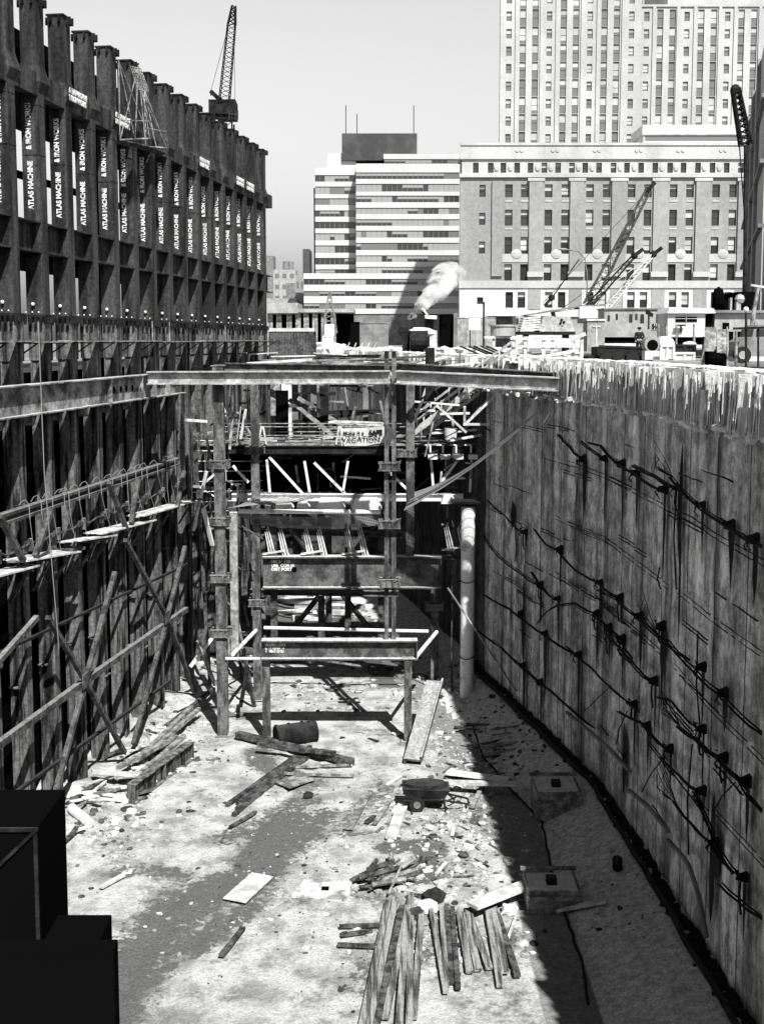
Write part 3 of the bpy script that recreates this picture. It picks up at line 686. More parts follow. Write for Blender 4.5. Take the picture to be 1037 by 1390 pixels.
# broad stains and repair patches (own shapes)
def stain(px,py,w_,h_,mt,n0=.178,name='wall_stain'):
    p,t=rpt(px,py); mb=MB(); k=16; pts=[]
    for j in range(k):
        a=2*math.pi*j/k; q=1+.35*noise.noise(V((px+math.cos(a),py+math.sin(a),1))); pts.append(RW(t+math.cos(a)*w_/2*q,n0,p.z+math.sin(a)*h_/2*q))
    mb.poly(pts); mb.build(name,mt,wt)
for a in ((929,690,.42,4.6),(973,1165,.6,4.5),(928,800,.28,4),(852,1030,.7,3.2),(700,700,.8,1.6),(714,840,.4,6)): stain(*a,'dark')
for a in ((700,740,.9,2.2),(692,700,.7,1.0),(783,668,.5,.9),(693,832,.4,1.)): stain(*a,'ice',.19,'grout_patch')
# ================================================================ PIT: FRAMES
def ibt(name,label,cat,p,q,dep,wid,mt='beam',group=None,stiff=0,tf=.06,tw=.04,up=None):
    mb=MB(); mb.ib(p,q,dep,wid,up,tf,tw,stiff); return mb.build(name,mt,label=label,cat=cat,group=group)
def clampset(t,pts,w_,mt='post'):
    for px,py,Y in pts:
        c=at(px,py,Y); mb=MB()
        for dy in (-.36,.30): mb.box(c+V((0,dy,0)),(w_,.1,.34)); mb.box(c+V((0,dy-.04,.2)),(w_*1.05,.12,.05)); mb.box(c+V((0,dy-.04,-.2)),(w_*1.05,.12,.05))
        for dx in (-w_*.42,-w_*.14,w_*.14,w_*.42): mb.box(c+V((dx,-.45,0)),(.09,.05,.44))
        mb.bar(c+V((w_*.2,-.45,.1)),c+V((w_*.55,-.5,.38)),.05,.05)
        mb.build('clamp',mt,t)
def hpost(name,label,px,pyt,pyb,Y,w_,dep,clamps=(),mt='post',double=False,group='steel posts standing in the pit',ground=True,cw=1.1):
    top=at(px,pyt,Y)
    if ground: b=gp(px,pyb); Y=b.y; top=at(px,pyt,Y); zb=gz(b.x,b.y)-.1; X=b.x
    else: b=at(px,pyb,Y); zb=b.z; X=b.x
    t=thing(name,label,'steel post',(X,Y,zb),group); mb=MB(); h=top.z
    p=V((X,Y,zb)); q=V((X,Y,h)); up=V((0,1,0))
    if double:
        for dx in (-w_*.3,w_*.3):
            mb.box((X+dx,Y,(zb+h)/2),(w_*.36,.06,h-zb)); mb.box((X+dx*1.55,Y+.17,(zb+h)/2),(.03,.28,h-zb)); mb.box((X+dx*.5,Y+.17,(zb+h)/2),(.03,.28,h-zb))
    else:
        mb.box((X,Y-dep/2,(zb+h)/2),(w_,.05,h-zb)); mb.box((X,Y+dep/2,(zb+h)/2),(w_,.05,h-zb)); mb.box((X,Y,(zb+h)/2),(.04,dep-.06,h-zb))
    sh_=mb.build('shaft',mt,t)
    mb=MB(); mb.box((X,Y,h+.02),(w_+.2,dep+.15,.05)); mb.build('cap_plate',mt,sh_)
    if ground: mb=MB(); mb.box((X,Y,zb+.14),(w_+.3,dep+.3,.05)); mb.build('base_plate',mt,sh_)
    clampset(t,[(a,b_,Y) for a,b_ in clamps],cw); return t,V((X,Y,h)),V((X,Y,zb))
postA,_,pA=hpost('steel_post','tall weathered steel post at left of the frame with four clamps, standing on the floor',303,497,998,0,.58,.5,[(298,630),(299,707),(300,784),(301,858)])
YA=pA.y
mb=MB(); mb.box(at(318,796,YA+1.0),(.42,.4,at(318,697,YA+1).z-at(318,897,YA+1).z)); mb.build('timber_post','strut',label='pale whitened timber post close behind the tall left steel post',cat='timber post')
# lower girder and its legs
_,hD,_=hpost('steel_post','short left leg carrying the lower painted girder',362,893,1003,0,.42,.45)
_,hE,_=hpost('steel_post','short right leg carrying the lower painted girder',553,894,1006,0,.42,.45)
YC=(hD.y+hE.y)/2
zc=(at(460,870,YC).z); a=at(355,880,YC); b=at(566,880,YC); dC=at(0,867,YC).z-at(0,893,YC).z
t=thing('lower_girder','lower steel girder lying across two short legs with white paint marks at its left end','girder',((a.x+b.x)/2,YC,a.z-.5))
mb=MB(); A=V((a.x,YC,hD.z+.03+dC/2)); Bv=V((b.x,YC,hD.z+.03+dC/2)); mb.ib(A,Bv,dC,.75,None,.08,.05); mb.box(Bv+V((-.05,0,0)),(.04,.7,dC-.17)); gb=mb.build('girder_beam','beam',t)
text('WASH PORT\nL 61 CHA  4\n1  98-3 END',.2,A+V((.2,-.035,.18)),(1,0,0),(0,0,1),gb,'paint_marks',bold=.04)
ztopC=hD.z+.03+dC
tB,_,_=hpost('double_post','tall paired channel post in the middle standing on the lower girder',529,477,868,YC,.66,.5,[(528,633),(528,711),(529,790)],double=True,ground=False,cw=1.15)
# upper girder on plane behind
_,pH,gH=hpost('steel_post','long post at left of the upper girder running down to the floor',350,520,950,0,.48,.5,[(346,611),(351,817)],cw=1.15)
YH=gH.y; YG=YH
_,pK2,_=hpost('steel_post','post under the right end of the upper girder',589,795,925,0,.5,.5,[(589,823)],cw=1.15); YG2=(YH+pK2.y)/2
a=at(358,774,YG); b=at(598,774,YG); dG=at(0,752,YG).z-at(0,795,YG).z
t=thing('upper_girder','deep upper steel girder spanning the frame with chalk marks at left','girder',((a.x+b.x)/2,YG,a.z-1))
A=V((a.x,YG-.5,a.z)); Bv=V((b.x,YG-.5,a.z)); mb=MB(); mb.ib(A,Bv,dG,.8,None,.09,.05); mb.box(Bv+V((-.03,0,0)),(.04,.74,dG-.19)); gb=mb.build('girder_beam','beam',t)
text('NR 26 110\nUSS  COR 81\nDIST PORT',.26,A+V((.5,-.035,.55)),(1,0,0),(0,0,1),gb,'paint_marks',bold=.04)
mb=MB(); c=A+V((1.9,-.03,.15)); mb.box(c,(.3,.02,.3)); mb.build('cope_hole','void',gb)
hpost('steel_post','post standing on top of the upper girder right of the middle post',556,515,753,YG-.5,.5,.45,[(552,615)],ground=False,cw=1.15)
# struts braced in pairs
def pipe(name,label,a,b,Y,r,mt='brace',cat='pipe',Y2=None,group=None):
    mb=MB(); mb.tube([at(a[0],a[1],Y),at(b[0],b[1],Y2 or Y)],r,10); return mb.build(name,mt,label=label,cat=cat,smooth=False,group=group)
pipe('strut_pipe','pale horizontal pipe crossing high between the left and middle posts',(312,694),(516,695),YG-.3,.14,'lime')
pipe('strut_pipe','thin pipe running just above the lower girder between the rear posts',(358,852),(581,857),YG-.4,.1,'lime')
pipe('raking_brace','short raking pipe brace from left leg of the girder up to the left rear post',(316,888),(347,856),YC+.5,.12,'lime','brace',YG-.4)
pipe('raking_brace','short raking pipe brace from the right end of the lower girder',(564,892),(592,858),YC+.3,.12,'lime','brace',YG-.4)
pipe('strut_pipe','short horizontal pipe left of the lower girder',(306,894),(357,894),YC+.5,.08,'lime')
# jacks standing on the upper girder
for k,px in enumerate((372,424,480,614)):
    c=at(px,752 if px<600 else 748,YG-.3); c.z=(A.z+dG/2+.01) if px<600 else c.z
    t=thing('wedge_clamp',['leftmost','second','third','rightmost'][k]+' pair of pale pointed wedge rods '+('standing on the upper girder' if px<600 else 'beside the right end of the upper girder'),'wedge clamp',c,'pointed wedge clamps above the upper girder')
    for dx in (-.45,.35):
        mb=MB()
        for e in (-.16,0,.17): mb.hexa([c+V((dx+e-.05+.35,-.15,.0)),c+V((dx+e+.05+.35,-.15,.0)),c+V((dx+e+.05+.35,-.05,.0)),c+V((dx+e-.05+.35,-.05,.0)),c+V((dx+e*.5-.02,-.1,1.6+e)),c+V((dx+e*.5+.02,-.1,1.6+e)),c+V((dx+e*.5+.02,-.05,1.6+e)),c+V((dx+e*.5-.02,-.05,1.6+e))])
        mb.build('rod','woodl',t)
    mb=MB(); mb.bar(c+V((-.7,-.2,.1)),c+V((.6,-.2,.3)),.3,.07); mb.build('foot_plate','woodl',t)
mb=MB()
if 1: c=at(614,752,YG); mb.box(c+V((0,.2,-.25)),(1.4,.6,.2)); mb.bar(c+V((0,.2,-.3)),V((c.x,c.y+.2,gz(c.x,c.y))),.12,.12); mb.build('timber_prop','woodd',label='dark prop under the rightmost pair of wedge rods',cat='prop')
# white pipe pile
p=gp(633,942); top=at(636,684,p.y); t=thing('pipe_pile','tall whitened round pipe pile with dark cap plate by the right wall','pipe pile',(p.x,p.y,gz(p.x,p.y)))
mb=MB(); mb.tube([(p.x,p.y,gz(p.x,p.y)-.3),(p.x,p.y,-17),(p.x,p.y,-12),(p.x,p.y,top.z)],.42,18); mb.build('pipe','lime',t,smooth=True)
mb=MB(); mb.box((p.x-.1,p.y,top.z+.15),(1.75,1.3,.14)); mb.box((p.x,p.y,top.z-.02),(.9,.9,.2)); mb.build('cap_plate','dark',t)
mb=MB()
for z in (-14.5,-19.2): mb.tube([(p.x+.45*math.cos(a*.4),p.y+.45*math.sin(a*.4),z+.05*math.sin(a)) for a in range(17)],.03,4)
mb.build('cable_ring','cable',t)
# ladder frame right of the pile
t=thing('ladder','white runged ladder hanging behind the pipe pile','ladder',at(655,680,76))
mb=MB()
for px in (643,657): mb.tube([at(px,612,76),at(px-2,672,76)],.05,5)
mb.build('side_rail','white',t)
mb=MB()
for k in range(7): mb.tube([at(643,615+k*8.5,76),at(657,615+k*8.5,76)],.06,4)
mb.build('rung','white',t)
t=thing('timber_step','x','timber step',at(0,0,1)); bpy.data.objects.remove(t)
for k in range(7):
    q=at(648+k*.3,702+k*11,75); mb=MB(); mb.bar(q,q+V((.75,0,.42)),.5,.07); mb.build('timber_cleat','lime',label='pale cleat sticking out behind the pipe pile beside the dark wall',cat='cleat',group='pale cleats behind the pipe pile')
for k,(x0,y0,x1,y1) in enumerate(((646,617,680,630),(646,640,680,655),(648,672,678,694))):
    Y=77.5; mb=MB(); a=at(x0,y0,Y); b=at(x1,y1,Y); z=b.z; mb.hexa([(a.x,Y,z),(b.x,Y,z),(b.x,Y+2,z+.3),(a.x,Y+2,z+.3),(a.x,Y,z+.5),(b.x,Y,z+.4),(b.x,Y+2,a.z),(a.x,Y+2,a.z)])
    mb.build('sandbag_ledge','ice',label=['topmost','middle','lowest'][k]+' white crusted ledge stepping down the wall beside the ladder',cat='ledge',group='white ledges beside the ladder')
# long top struts wall to wall
zt=-1.95; aL=wallpt(202,512,.9); Lz=at(300,513,YA-.3).z
A=V((aL.x,YA-.45,Lz)); Bm=at(529,512,YA-.45)
eR,_=rpt(765,521); 
A1=V((A.x,YA-.5,Lz)); B1=V((Bm.x,YC-.55,at(529,512,YC-.5).z))
ibt('top_strut','long pale top strut running from the left wall to the middle post','strut beam',A1,B1,.72,.62,'strut',tf=.07)
B2=V((eR.x-.1,eR.y,at(765,522,eR.y).z)); B1b=B1+V((.35,0,0))
mbs=ibt('top_strut','right hand top strut running from the middle post to the right wall','strut beam',B1b,B2,.72,.62,'strut',tf=.07)
for k,(a,b,Ya,Yb,lab) in enumerate((((250,500),(565,494),80,81,'thin dark strut just behind the long pale top strut'),((305,498),(560,501),66.5,67,'dark channel strut lying behind the long pale top strut'),
        ((540,498),(765,512),64.5,60.5,'second dark strut close behind the right hand top strut'),((430,488),(590,492),95,92,'thin far strut across the back of the pit'),((350,486),(560,484),99,104,'farthest thin strut under the ice fringe'))):
    ibt('rear_strut',lab,'strut beam',at(a[0],a[1],Ya),at(b[0],b[1],Yb),.45,.5,'brace')
for k in range(11):
    a=at(R.uniform(300,470),R.uniform(491,495),R.uniform(76,92)); b=a+V((R.uniform(4,9),R.uniform(-3,3),R.uniform(.0,.4)))
    mb=MB(); mb.bar(a,b,.35,.1); mb.build('loose_plank',R.choice(['wood','woodl','woodd']),label='loose plank lying across the struts at the top of the pit',cat='plank',group='loose planks lying on the top struts')
for a,b,Ya,Yb,lab in (((520,508),(608,484),66,80,'pale plank laid diagonally over the struts beside the middle post'),((576,500),(690,488),68,78,'wide pale board lying over the struts left of the stair'),((303,505),(345,500),68,74,'thin pale rod laid over the struts behind the left post')):
    mb=MB(); mb.bar(at(*a,Ya),at(*b,Yb),.6,.08); mb.build('long_plank','woodl',label=lab,cat='plank')
ibt('stub_post','short dark stub post poking above the struts left of the stair','steel post',at(583,545,72),at(583,472,72),.5,.55,'dark',up=(0,1,0))
# ------------------------------------------------ timber stair
def stair(x0,y0,Y0,x1,y1,Y1,w_,n,lab):
    p=at(x0,y0,Y0); q=at(x1,y1,Y1); t=thing('timber_stair',lab,'stair',q)
    d=(q-p); h=V((d.x,d.y,0)).normalized(); s=V((-h.y,h.x,0)); s=s if s.y>0 else -s
    for k in (0,1):
        mb=MB(); mb.bar(p+s*w_*k,q+s*w_*k,.08,.42,None); mb.build('stringer','woodl',t)
        mb=MB(); 
        for hz in (.62,1.05): mb.bar(p+s*w_*k+V((0,0,hz)),q+s*w_*k+V((0,0,hz)),.06,.14)
        mb.build('handrail','woodl',t)
        mb=MB()
        for i in range(4): c=p+s*w_*k+d*(i/3); mb.bar(c,c+V((0,0,1.2)),.09,.09)
        mb.build('baluster','woodl',t)
    mb=MB()
    for i in range(n): c=p+d*((i+.5)/n); mb.box(c+s*w_/2+V((0,0,.1)),(.34,w_,.06),h,s,V((0,0,1)))
    mb.build('treads','wood',t); return t
stair(700,484,70,632,531,72.5,1.2,12,'upper flight of the pale timber stair, starting at the street deck')
stair(634,533,73,560,588,75.5,1.2,12,'lower flight of the pale timber stair, ending on the work platform')
# braces round the stair
for a,b,Y,lab in (((588,547),(632,587),72,'thin timber brace dropping from the lower stair flight to the platform'),((684,525),(632,575),71,'pale raking timber on the right of the stair'),((665,540),(630,577),72,'second raking timber on the right of the stair'),
    ((628,576),(686,576),71,'pale horizontal rail below the raking timbers'),((690,524),(688,548),68,'short pale upright under the right strut'),((630,552),(630,577),71,'short upright meeting the horizontal rail'),((585,588),(650,583),74,'long pale pole lying on the work platform'),((610,598),(655,590),73,'second pole lying on the work platform edge'),((632,520),(636,541),72,'short hanger under the upper flight'),
    ((583,515),(560,575),74,'thin raking rod beside the stair')):
    mb=MB(); mb.bar(at(*a,Y),at(*b,Y+.5),.14,.14); mb.build('timber_brace','woodl',label=lab,cat='timber')
mb=MB(); c=at(611,597,74); mb.tube([c,c+V((0,0,.72))],.36,14,r2=.4); mb.build('drum','white',label='white drum standing on the platform below the stair',cat='drum')
# ------------------------------------------------ truss bridge with walkway (work platform)
YB=75.
pz=at(0,603,YB).z
xl=at(262,0,YB).x; xr=at(650,603,YB).x
t=thing('work_platform','truss bridge work platform crossing the pit behind the frames','platform',(0,YB+1.2,pz-3))
mb=MB(); mb.b2((xl,YB,pz-.08),(xr,YB+3.2,pz)); mb.build('deck','wood',t)
mb=MB()
for y in (YB-.02,YB+3.2): mb.ib((xl,y,pz-.35),(xr,y,pz-.35),.5,.3)
mb.build('top_chord','dark',t)
zb=at(0,675,YB).z
mb=MB(); mb.ib((xl+2,YB,zb),(xr-1,YB,zb),.45,.4); mb.build('bottom_chord','lime',t)
def tb(a,b,Y=YB+.1,w_=.15,mt='lime'):
    mb=MB(); mb.bar(at(*a,Y),at(*b,Y),w_,w_); mb.build('truss_member',mt,t)
for a,b in (((316,632),(337,655)),((362,624),(366,668)),((365,620),(414,674)),((413,626),(420,668)),((426,628),(468,670)),((472,626),(465,668)),((515,628),(560,672)),((584,618),(588,668)),((630,612),(588,668)),((640,612),(637,668))): tb(a,b)
mb=MB(); mb.b2((xl,YB+4.2,zb-.2),(xr-2,YB+4.3,pz-.6)); mb.build('truss_shade_sheet','void',t)  # black sheet added to paint the shade behind the truss
for a,b in (((372,676),(398,692)),((402,676),(420,690)),((430,676),(468,692)),((478,676),(518,692)),((598,672),(620,684))):
    mb=MB(); p=at(*a,YB-.6); q=at(*b,YB-.6); mb.hexa([(p.x,YB-.6,q.z),(q.x,YB-.6,q.z),(q.x,YB+.3,q.z+.2),(p.x,YB+.3,q.z+.2),(p.x+.2,YB-.6,p.z),(q.x-.3,YB-.6,p.z),(q.x-.3,YB+.3,p.z),(p.x+.2,YB+.3,p.z)]); mb.build('form_panel','lime',t)
mb=MB()
for x in [xl+1.5+i*2.1 for i in range(int((xr-xl-1)/2.1))]:
    for y in (YB+.1,YB+3.1): mb=MB(); mb.tube([(x,y,pz),(x+R.uniform(-.06,.06),y,pz+1.1)],.04,5); mb.build('rail_post','wood',t)
mb=MB()
for h in (.55,1.1):
    for y in (YB+.1,YB+3.1): mb.tube([(xl+1,y,pz+h),(at(560,0,YB).x,y,pz+h)],.035,5)
mb.build('guard_rail','wood',t)
for k,px in enumerate((308,356,461)):
    c=at(px,602,YB-.1); c.z=pz; mb=MB()
    for dx in (-.25,.25): mb.bar(c+V((dx,0,0)),c+V((dx*.2,0,1.15)),.09,.09)
    mb.bar(c+V((-.2,0,.4)),c+V((.2,0,.4)),.06,.08); mb.build('trestle','woodl',label=['leftmost','middle','rightmost'][k]+' small pale A shaped trestle on the work platform',cat='trestle',group='A shaped trestles on the platform')
for k in range(16):
    c=at(R.uniform(275,520),601,YB+R.uniform(.3,2)); c.z=pz+.1+R.uniform(0,.3); mb=MB(); l=R.uniform(1.5,4); mb.bar(c,c+V((l,R.uniform(-.5,.5),R.uniform(-.1,.3))),.2,.08)
    mb.build('loose_timber',R.choice(['wood','woodl','wood']),label='loose timber piled on the deck of the work platform',cat='timber',group='timbers piled on the work platform')
# banner
t=thing('banner','white cloth banner reading make it a safe vacation hung on the platform rail','banner',at(492,606,YB-.1))
mb=MB(); k=14; A=at(461,582,YB-.12); Bq=at(534,579,YB-.12); C=at(463,606,YB-.12)
for i in range(k+1):
    f=i/k
    for j in range(4):
        p=A+(Bq-A)*f+(C-A)*(j/3); mb.v.append(V((p.x,p.y+.03*math.sin(f*14)+.02*j,p.z-(.1*math.sin(f*6)*(j/3)))))
for i in range(k):
    for j in range(3): a=i*4+j; mb.face([a,a+1,a+5,a+4])
mb.build('cloth','white',t,smooth=True)
text('Make it a',.36,A+V((.2,-.07,-.40)),Bq-A,(0,0,1),t,'lettering','cable',bold=.01)
text('SAFE',.40,A+V((1.85,-.07,-.38)),Bq-A,(0,0,1),t,'lettering','cable',bold=.05)
text('VACATION',.42,A+V((.12,-.07,-.82)),Bq-A,(0,0,1),t,'lettering','cable',bold=.0,sx=1.15)
# tangle of falsework pieces hung in the dark middle of the pit
def tangle(n,x0,x1,y0,y1,Y0,Y1,l0,l1,label,mats,grp,steep=.5,w0=.05,w1=.16):
    for k in range(n):
        c=at(R.uniform(x0,x1),R.uniform(y0,y1),R.uniform(Y0,Y1)); l=R.uniform(l0,l1)
        if R.random()<steep: d=V((R.uniform(-.25,.25),R.uniform(-.2,.2),1))
        elif steep<.1 or R.random()<.6: d=V((1,R.uniform(-.3,.3),R.uniform(-.08,.08)))
        else: d=V((R.choice((-1,1)),R.uniform(-.2,.2),R.uniform(.5,1.2)))
        d=d.normalized()*l; mb=MB(); w_=R.uniform(w0,w1); mb.bar(c-d/2,c+d/2,w_,w_*R.uniform(.6,1.2)); mb.build('falsework_piece',R.choice(mats),label=label,cat='falsework',group=grp)
tangle(34,264,345,520,720,70,78,.6,2.6,'falsework piece crowded between the left wall and the platform end',('wood','brace','lime','dark','post'),'falsework left of the platform')
tangle(30,560,690,505,600,71,78,.8,3.,'falsework piece crowded under and around the timber stair',('wood','brace','lime','dark','woodl'),'falsework around the stair')
tangle(34,300,640,608,672,77.6,80,.5,2.2,'falsework piece hanging in the dark under the work platform',('brace','wood','post','lime'),'falsework under the platform')
tangle(30,375,520,505,590,88,108,1.,4.,'falsework upright or rail in the far end of the pit',('brace','wood','grey','woodd','dark'),'falsework in the far pit',.6,.1,.3)
tangle(22,300,690,478,500,74,100,1.5,5.,'timber or bar strewn over the far struts at rim level',('wood','woodl','brace','lime'),'bars strewn at the far rim',.05,.06,.2)
tangle(16,595,645,600,720,74,78,.4,1.6,'pale falsework piece beside the ladder by the dark wall',('lime','wood','brace'),'falsework by the ladder')
tangle(24,300,345,700,930,69,76,.4,1.8,'falsework piece behind the tall left post low down',('brace','wood','dark','post'),'low falsework behind the left post')
# brackets under the right part of the deck
for k,px in enumerate((575,592,610,630)):
    a=at(px,604,YB-.5); mb=MB(); mb.bar(a,a+V((.4,0,0)),.1,.08); mb.bar(a+V((.4,0,0)),a+V((.4,0,-.5)),.1,.08); mb.box(a+V((.55,0,-.75)),(.6,.5,.3)); mb.build('deck_hanger','lime',label='pale bent hanger below the right part of the platform deck',cat='hanger',group='bent hangers under the platform')
# posts in the far pit
for k,(px,w_,yt,yb,Y,mt) in enumerate(((374,.7,505,590,88,'wood'),(400,.55,505,548,100,'grey'),(414,.5,505,568,100,'grey'),(426,.5,505,590,97,'grey'),(440,.65,505,592,94,'dark'),(438,.5,510,575,104,'grey'),(496,.45,515,570,100,'grey'),(389,.8,500,545,96,'lime'),(383,.9,530,600,86,'void'),(404,.5,512,560,106,'grey'))):
    mb=MB(); p=at(px,yb,Y); q=at(px,yt,Y); mb.box((p.x,Y,(p.z+q.z)/2-2.5),(w_,.4,q.z-p.z+5)); mb.build('far_post',mt,label=['first','second','third','fourth','fifth','sixth','seventh','eighth','ninth','tenth'][k]+' upright under the far struts, at '+['the left','left of centre','centre left','centre','the dark centre post','the rear centre','the far right','the white crusted place','the black left place','the farthest place'][k],cat='steel post',group='uprights in the far pit')
for a,b,Y,mt in (((392,542),(450,590),92,'wood'),((404,540),(478,586),95,'wood'),((380,575),(500,560),99,'dark'),((440,560),(560,556),99,'dark'),((440,572),(520,576),94,'woodl')):
    mb=MB(); mb.bar(at(*a,Y),at(*b,Y),.35,.3); mb.build('far_timber',mt,label='timber lying aslant across the far pit behind the platform rail',cat='timber',group='slanting timbers in the far pit')
# stacked timber seen below the upper girder
for k in range(26):
    px=R.uniform(378,510); c=atz(px,R.uniform(812,846),FZ); c.y+=0; c.z=FZ+R.uniform(.1,.5); l=R.uniform(1.5,4); ang=R.uniform(-.25,.25)
    mb=MB(); d=V((math.cos(ang)*l,math.sin(ang)*l,R.uniform(-.1,.2))); mb.bar(c-d/2,c+d/2,R.uniform(.25,.6),R.uniform(.2,.45)); mb.build('stacked_timber',R.choice(['lime','lime','wood','woodl']),label='pale baulk of timber on the far floor seen under the upper girder',cat='timber',group='timber baulks on the far floor')
for px,Y in ((436,82),(446,84),(372,80),(472,86),(517,84),(365,84)):
    g_=at(px,850,Y); mb=MB(); mb.box((g_.x,Y,-17),(.45,.4,10.4)); mb.build('rear_post','brace',label='dark upright standing behind the upper girder below the platform',cat='steel post',group='dark uprights under the platform')
mb=MB(); mb.ib(at(340,803,82),at(540,806,80),.4,.4); mb.ib(at(340,720,82),at(560,726,80),.4,.4); mb.build('rear_waler','brace',label='dark double rail across the uprights under the platform',cat='beam')
mb=MB(); mb.tube([at(372,690,79),at(500,852,84)],.2,6); mb.tube([at(520,700,80),at(400,850,86)],.2,6); mb.build('cross_brace','brace',label='dark crossed pipes under the platform',cat='brace')
# netting
def net(name,label,P,nu,nv,sag,r=.018):
    mb=MB(); a,b,c,d=P
    def pt(u,v):
        p=(a*(1-u)+b*u)*(1-v)+(d*(1-u)+c*u)*v; p=V(p); p.z-=sag*math.sin(math.pi*u)*(1 if True else v); p.y+=.2*noise.noise(V((u*5,v*3,1))); return p
    for j in range(nv+1): mb.tube([pt(i/16,j/nv) for i in range(17)],r,3,False)
    for i in range(nu+1): mb.tube([pt(i/nu,j/4) for j in range(5)],r,3,False)
    mb.build(name,'net',label=label,cat='net')
net('safety_net','drooping safety net slung from the right wall down to the middle post',[at(764,528,60),at(548,693,66),at(562,668,74),at(690,590,70)],60,18,.5)
net('safety_net','thin net hanging under the high pale pipe',[at(314,696,YG-.3),at(516,697,YG-.3),at(516,712,YG-.2),at(352,712,YG-.2)],70,8,.25)
net('safety_net','gathered net bunched between left post and truss',[at(308,690,YA+1),at(352,668,72),at(440,672,73),at(360,682,71)],20,10,.2)
pipe('guy_rod','long thin rod leaning from the pit floor against the right wall area behind the pile',(607,798),(700,938),70,.06,'wood','rod',Y2=66)
pipe('guy_wire','taut wire running from the right wall crest down to the net',(766,527),(735,577),60,.04,'lime','wire',Y2=62)
# leaning channel plank
a=gp(560,1032,.3); b=at(590,925,a.y+6.5); mb=MB(); d=(b-a); mb.bar(a,b,.95,.12); mb.bar(a,b,.1,.4,None,-.45,-.15); mb.bar(a,b,.1,.3,None,.45,.12); mb.build('leaning_form','post',label='wide timber form leaning up against the right rear post',cat='formwork')
# ================================================================ PIT FLOOR OBJECTS
# riveted boiler drum
a=gp(374,1000,.5); b=gp(428,992,.5); ax=(b-a).normalized(); up=V((0,0,1)); yy=ax.cross(up)
t=thing('steel_drum','large dark riveted drum lying by the left leg of the lower girder','drum',((a+b)/2-V((0,0,.6))))
mb=MB(); mb.tube([a,a+ax*.08,b-ax*.08,b],.6,22); mb.build('shell','dark',t,smooth=False)
for f in (.04,.35,.68,.96):
    mb=MB(); c=a.lerp(b,f); mb.tube([c-ax*.05,c+ax*.05],.65,22); mb.build('hoop','dark',t)
mb=MB(); c=a.lerp(b,.8)+V((0,0,.6)); mb.tube([c-yy*.2,c-yy*.2+V((0,0,.25)),c+yy*.2+V((0,0,.25)),c+yy*.2],.03,5); mb.build('lifting_lug','dark',t)
# wheelbarrow with dark load
c=gp(575,1096,0); t=thing('wheelbarrow','two wheeled hand cart heaped with a dark tarred load','cart',c)
mb=MB(); k=[V((x,y,z)) for x,y,z in ((-.85,-.5,.62),(.95,-.5,.62),(.95,.5,.62),(-.85,.5,.62),(-1.05,-.62,1.12),(1.2,-.62,1.05),(1.2,.62,1.05),(-1.05,.62,1.12))]; mb.hexa([c+q for q in k]); mb.ball(c+V((0,0,1.1)),.8,12,(1.4,.75,.35),.08); mb.build('tub','dark',t)
for s in (-1,1):
    mb=MB(); w0=c+V((-.35,s*.55,.36)); mb.tube([w0-V((0,.06,0)),w0+V((0,.06,0))],.36,18); ty=mb.build('tyre','rubber',t)
    mb=MB(); mb.tube([w0-V((0,.08,0)),w0+V((0,.08,0))],.17,14); mb.build('hub','grey',ty)
mb=MB()
for s in (-1,1): mb.tube([c+V((-1,s*.45,.5)),c+V((.9,s*.5,.55)),c+V((2.1,s*.35,.3))],.05,6); mb.tube([c+V((.9,s*.5,.6)),c+V((1.0,s*.45,.02))],.05,6)
mb.tube([c+V((2.1,-.35,.3)),c+V((2.1,.35,.3))],.05,6); mb.tube([c+V((1.1,-.4,.5)),c+V((1.6,.3,.42))],.04,6); mb.build('handles','dark',t)
# planks on the ground : (a,b,width,material,label)
def gplank(a,b,w_,mt,label,h=.1,dz=.08,group=None,name='plank'):
    p=gp(*a,dz); q=gp(*b,dz); p.z+=dz; q.z+=dz; mb=MB(); mb.bar(p,q,w_,h,(0,0,1)); 
    return mb.build(name,mt,label=label,cat='plank',group=group)
def warp(a,b,w_,n,mt,label,h=.14,dz=.1,name='plank_bundle'):
    p=gp(*a); q=gp(*b); d=(q-p); s=V((0,0,1)).cross(d).normalized(); t=thing(name,label,'plank stack',(p+q)/2); x=-w_/2
    for i in range(n):
        wi=w_/n; e=R.uniform(-.25,.25); mb=MB(); u0=-.02*i+R.uniform(-.06,.14); u1=1+R.uniform(-.16,.06)
        A=p+d*u0+s*(x+wi/2+e*.35); B_=p+d*u1+s*(x+wi/2-e*.55); A.z=gz(A.x,A.y)+dz+R.uniform(0,.06); B_.z=gz(B_.x,B_.y)+dz+R.uniform(0,.08)
        k=5; 
        for j in range(k): mb.bar(A.lerp(B_,j/k),A.lerp(B_,(j+1)/k),wi*.93,h) if 0 else None
        mb.bar(A,B_,wi*.93,h); mb.build('board',mt if R.random()<.75 else 'woodd',t); x+=wi
warp((312,1103),(420,1022),.95,4,'woodd','long dark weathered plank stack lying on the floor left of centre',.16)
gplank((312,1125),(347,1104),.16,'woodd','short dark pole lying below the long dark plank stack')
gplank((322,1000),(478,1038),.42,'woodd','long dark pole in front of the riveted drum',.3,.15)
gplank((350,1018),(455,1030),.28,'woodd','thinner dark pole beside the drum',.2,.3)
gplank((378,1044),(478,1040),.18,'wood','thin pale lath below the drum')
gplank((385,1052),(480,1055),.1,'wood','thinnest lath on the floor below the drum')
gplank((383,1068),(418,1056),1.1,'wood','flat pale board beside the dark plank stack',.05)
gplank((472,1127),(500,1076),.42,'wood','pale plank lying left of the hand cart')
gplank((530,1140),(547,1092),.5,'woodl','bright plank lying against the left side of the hand cart')
gplank((497,1118),(508,1110),.22,'woodd','short dark offcut left of the hand cart')
gplank((508,1120),(530,1088),.2,'wood','narrow pale lath between the planks by the cart')
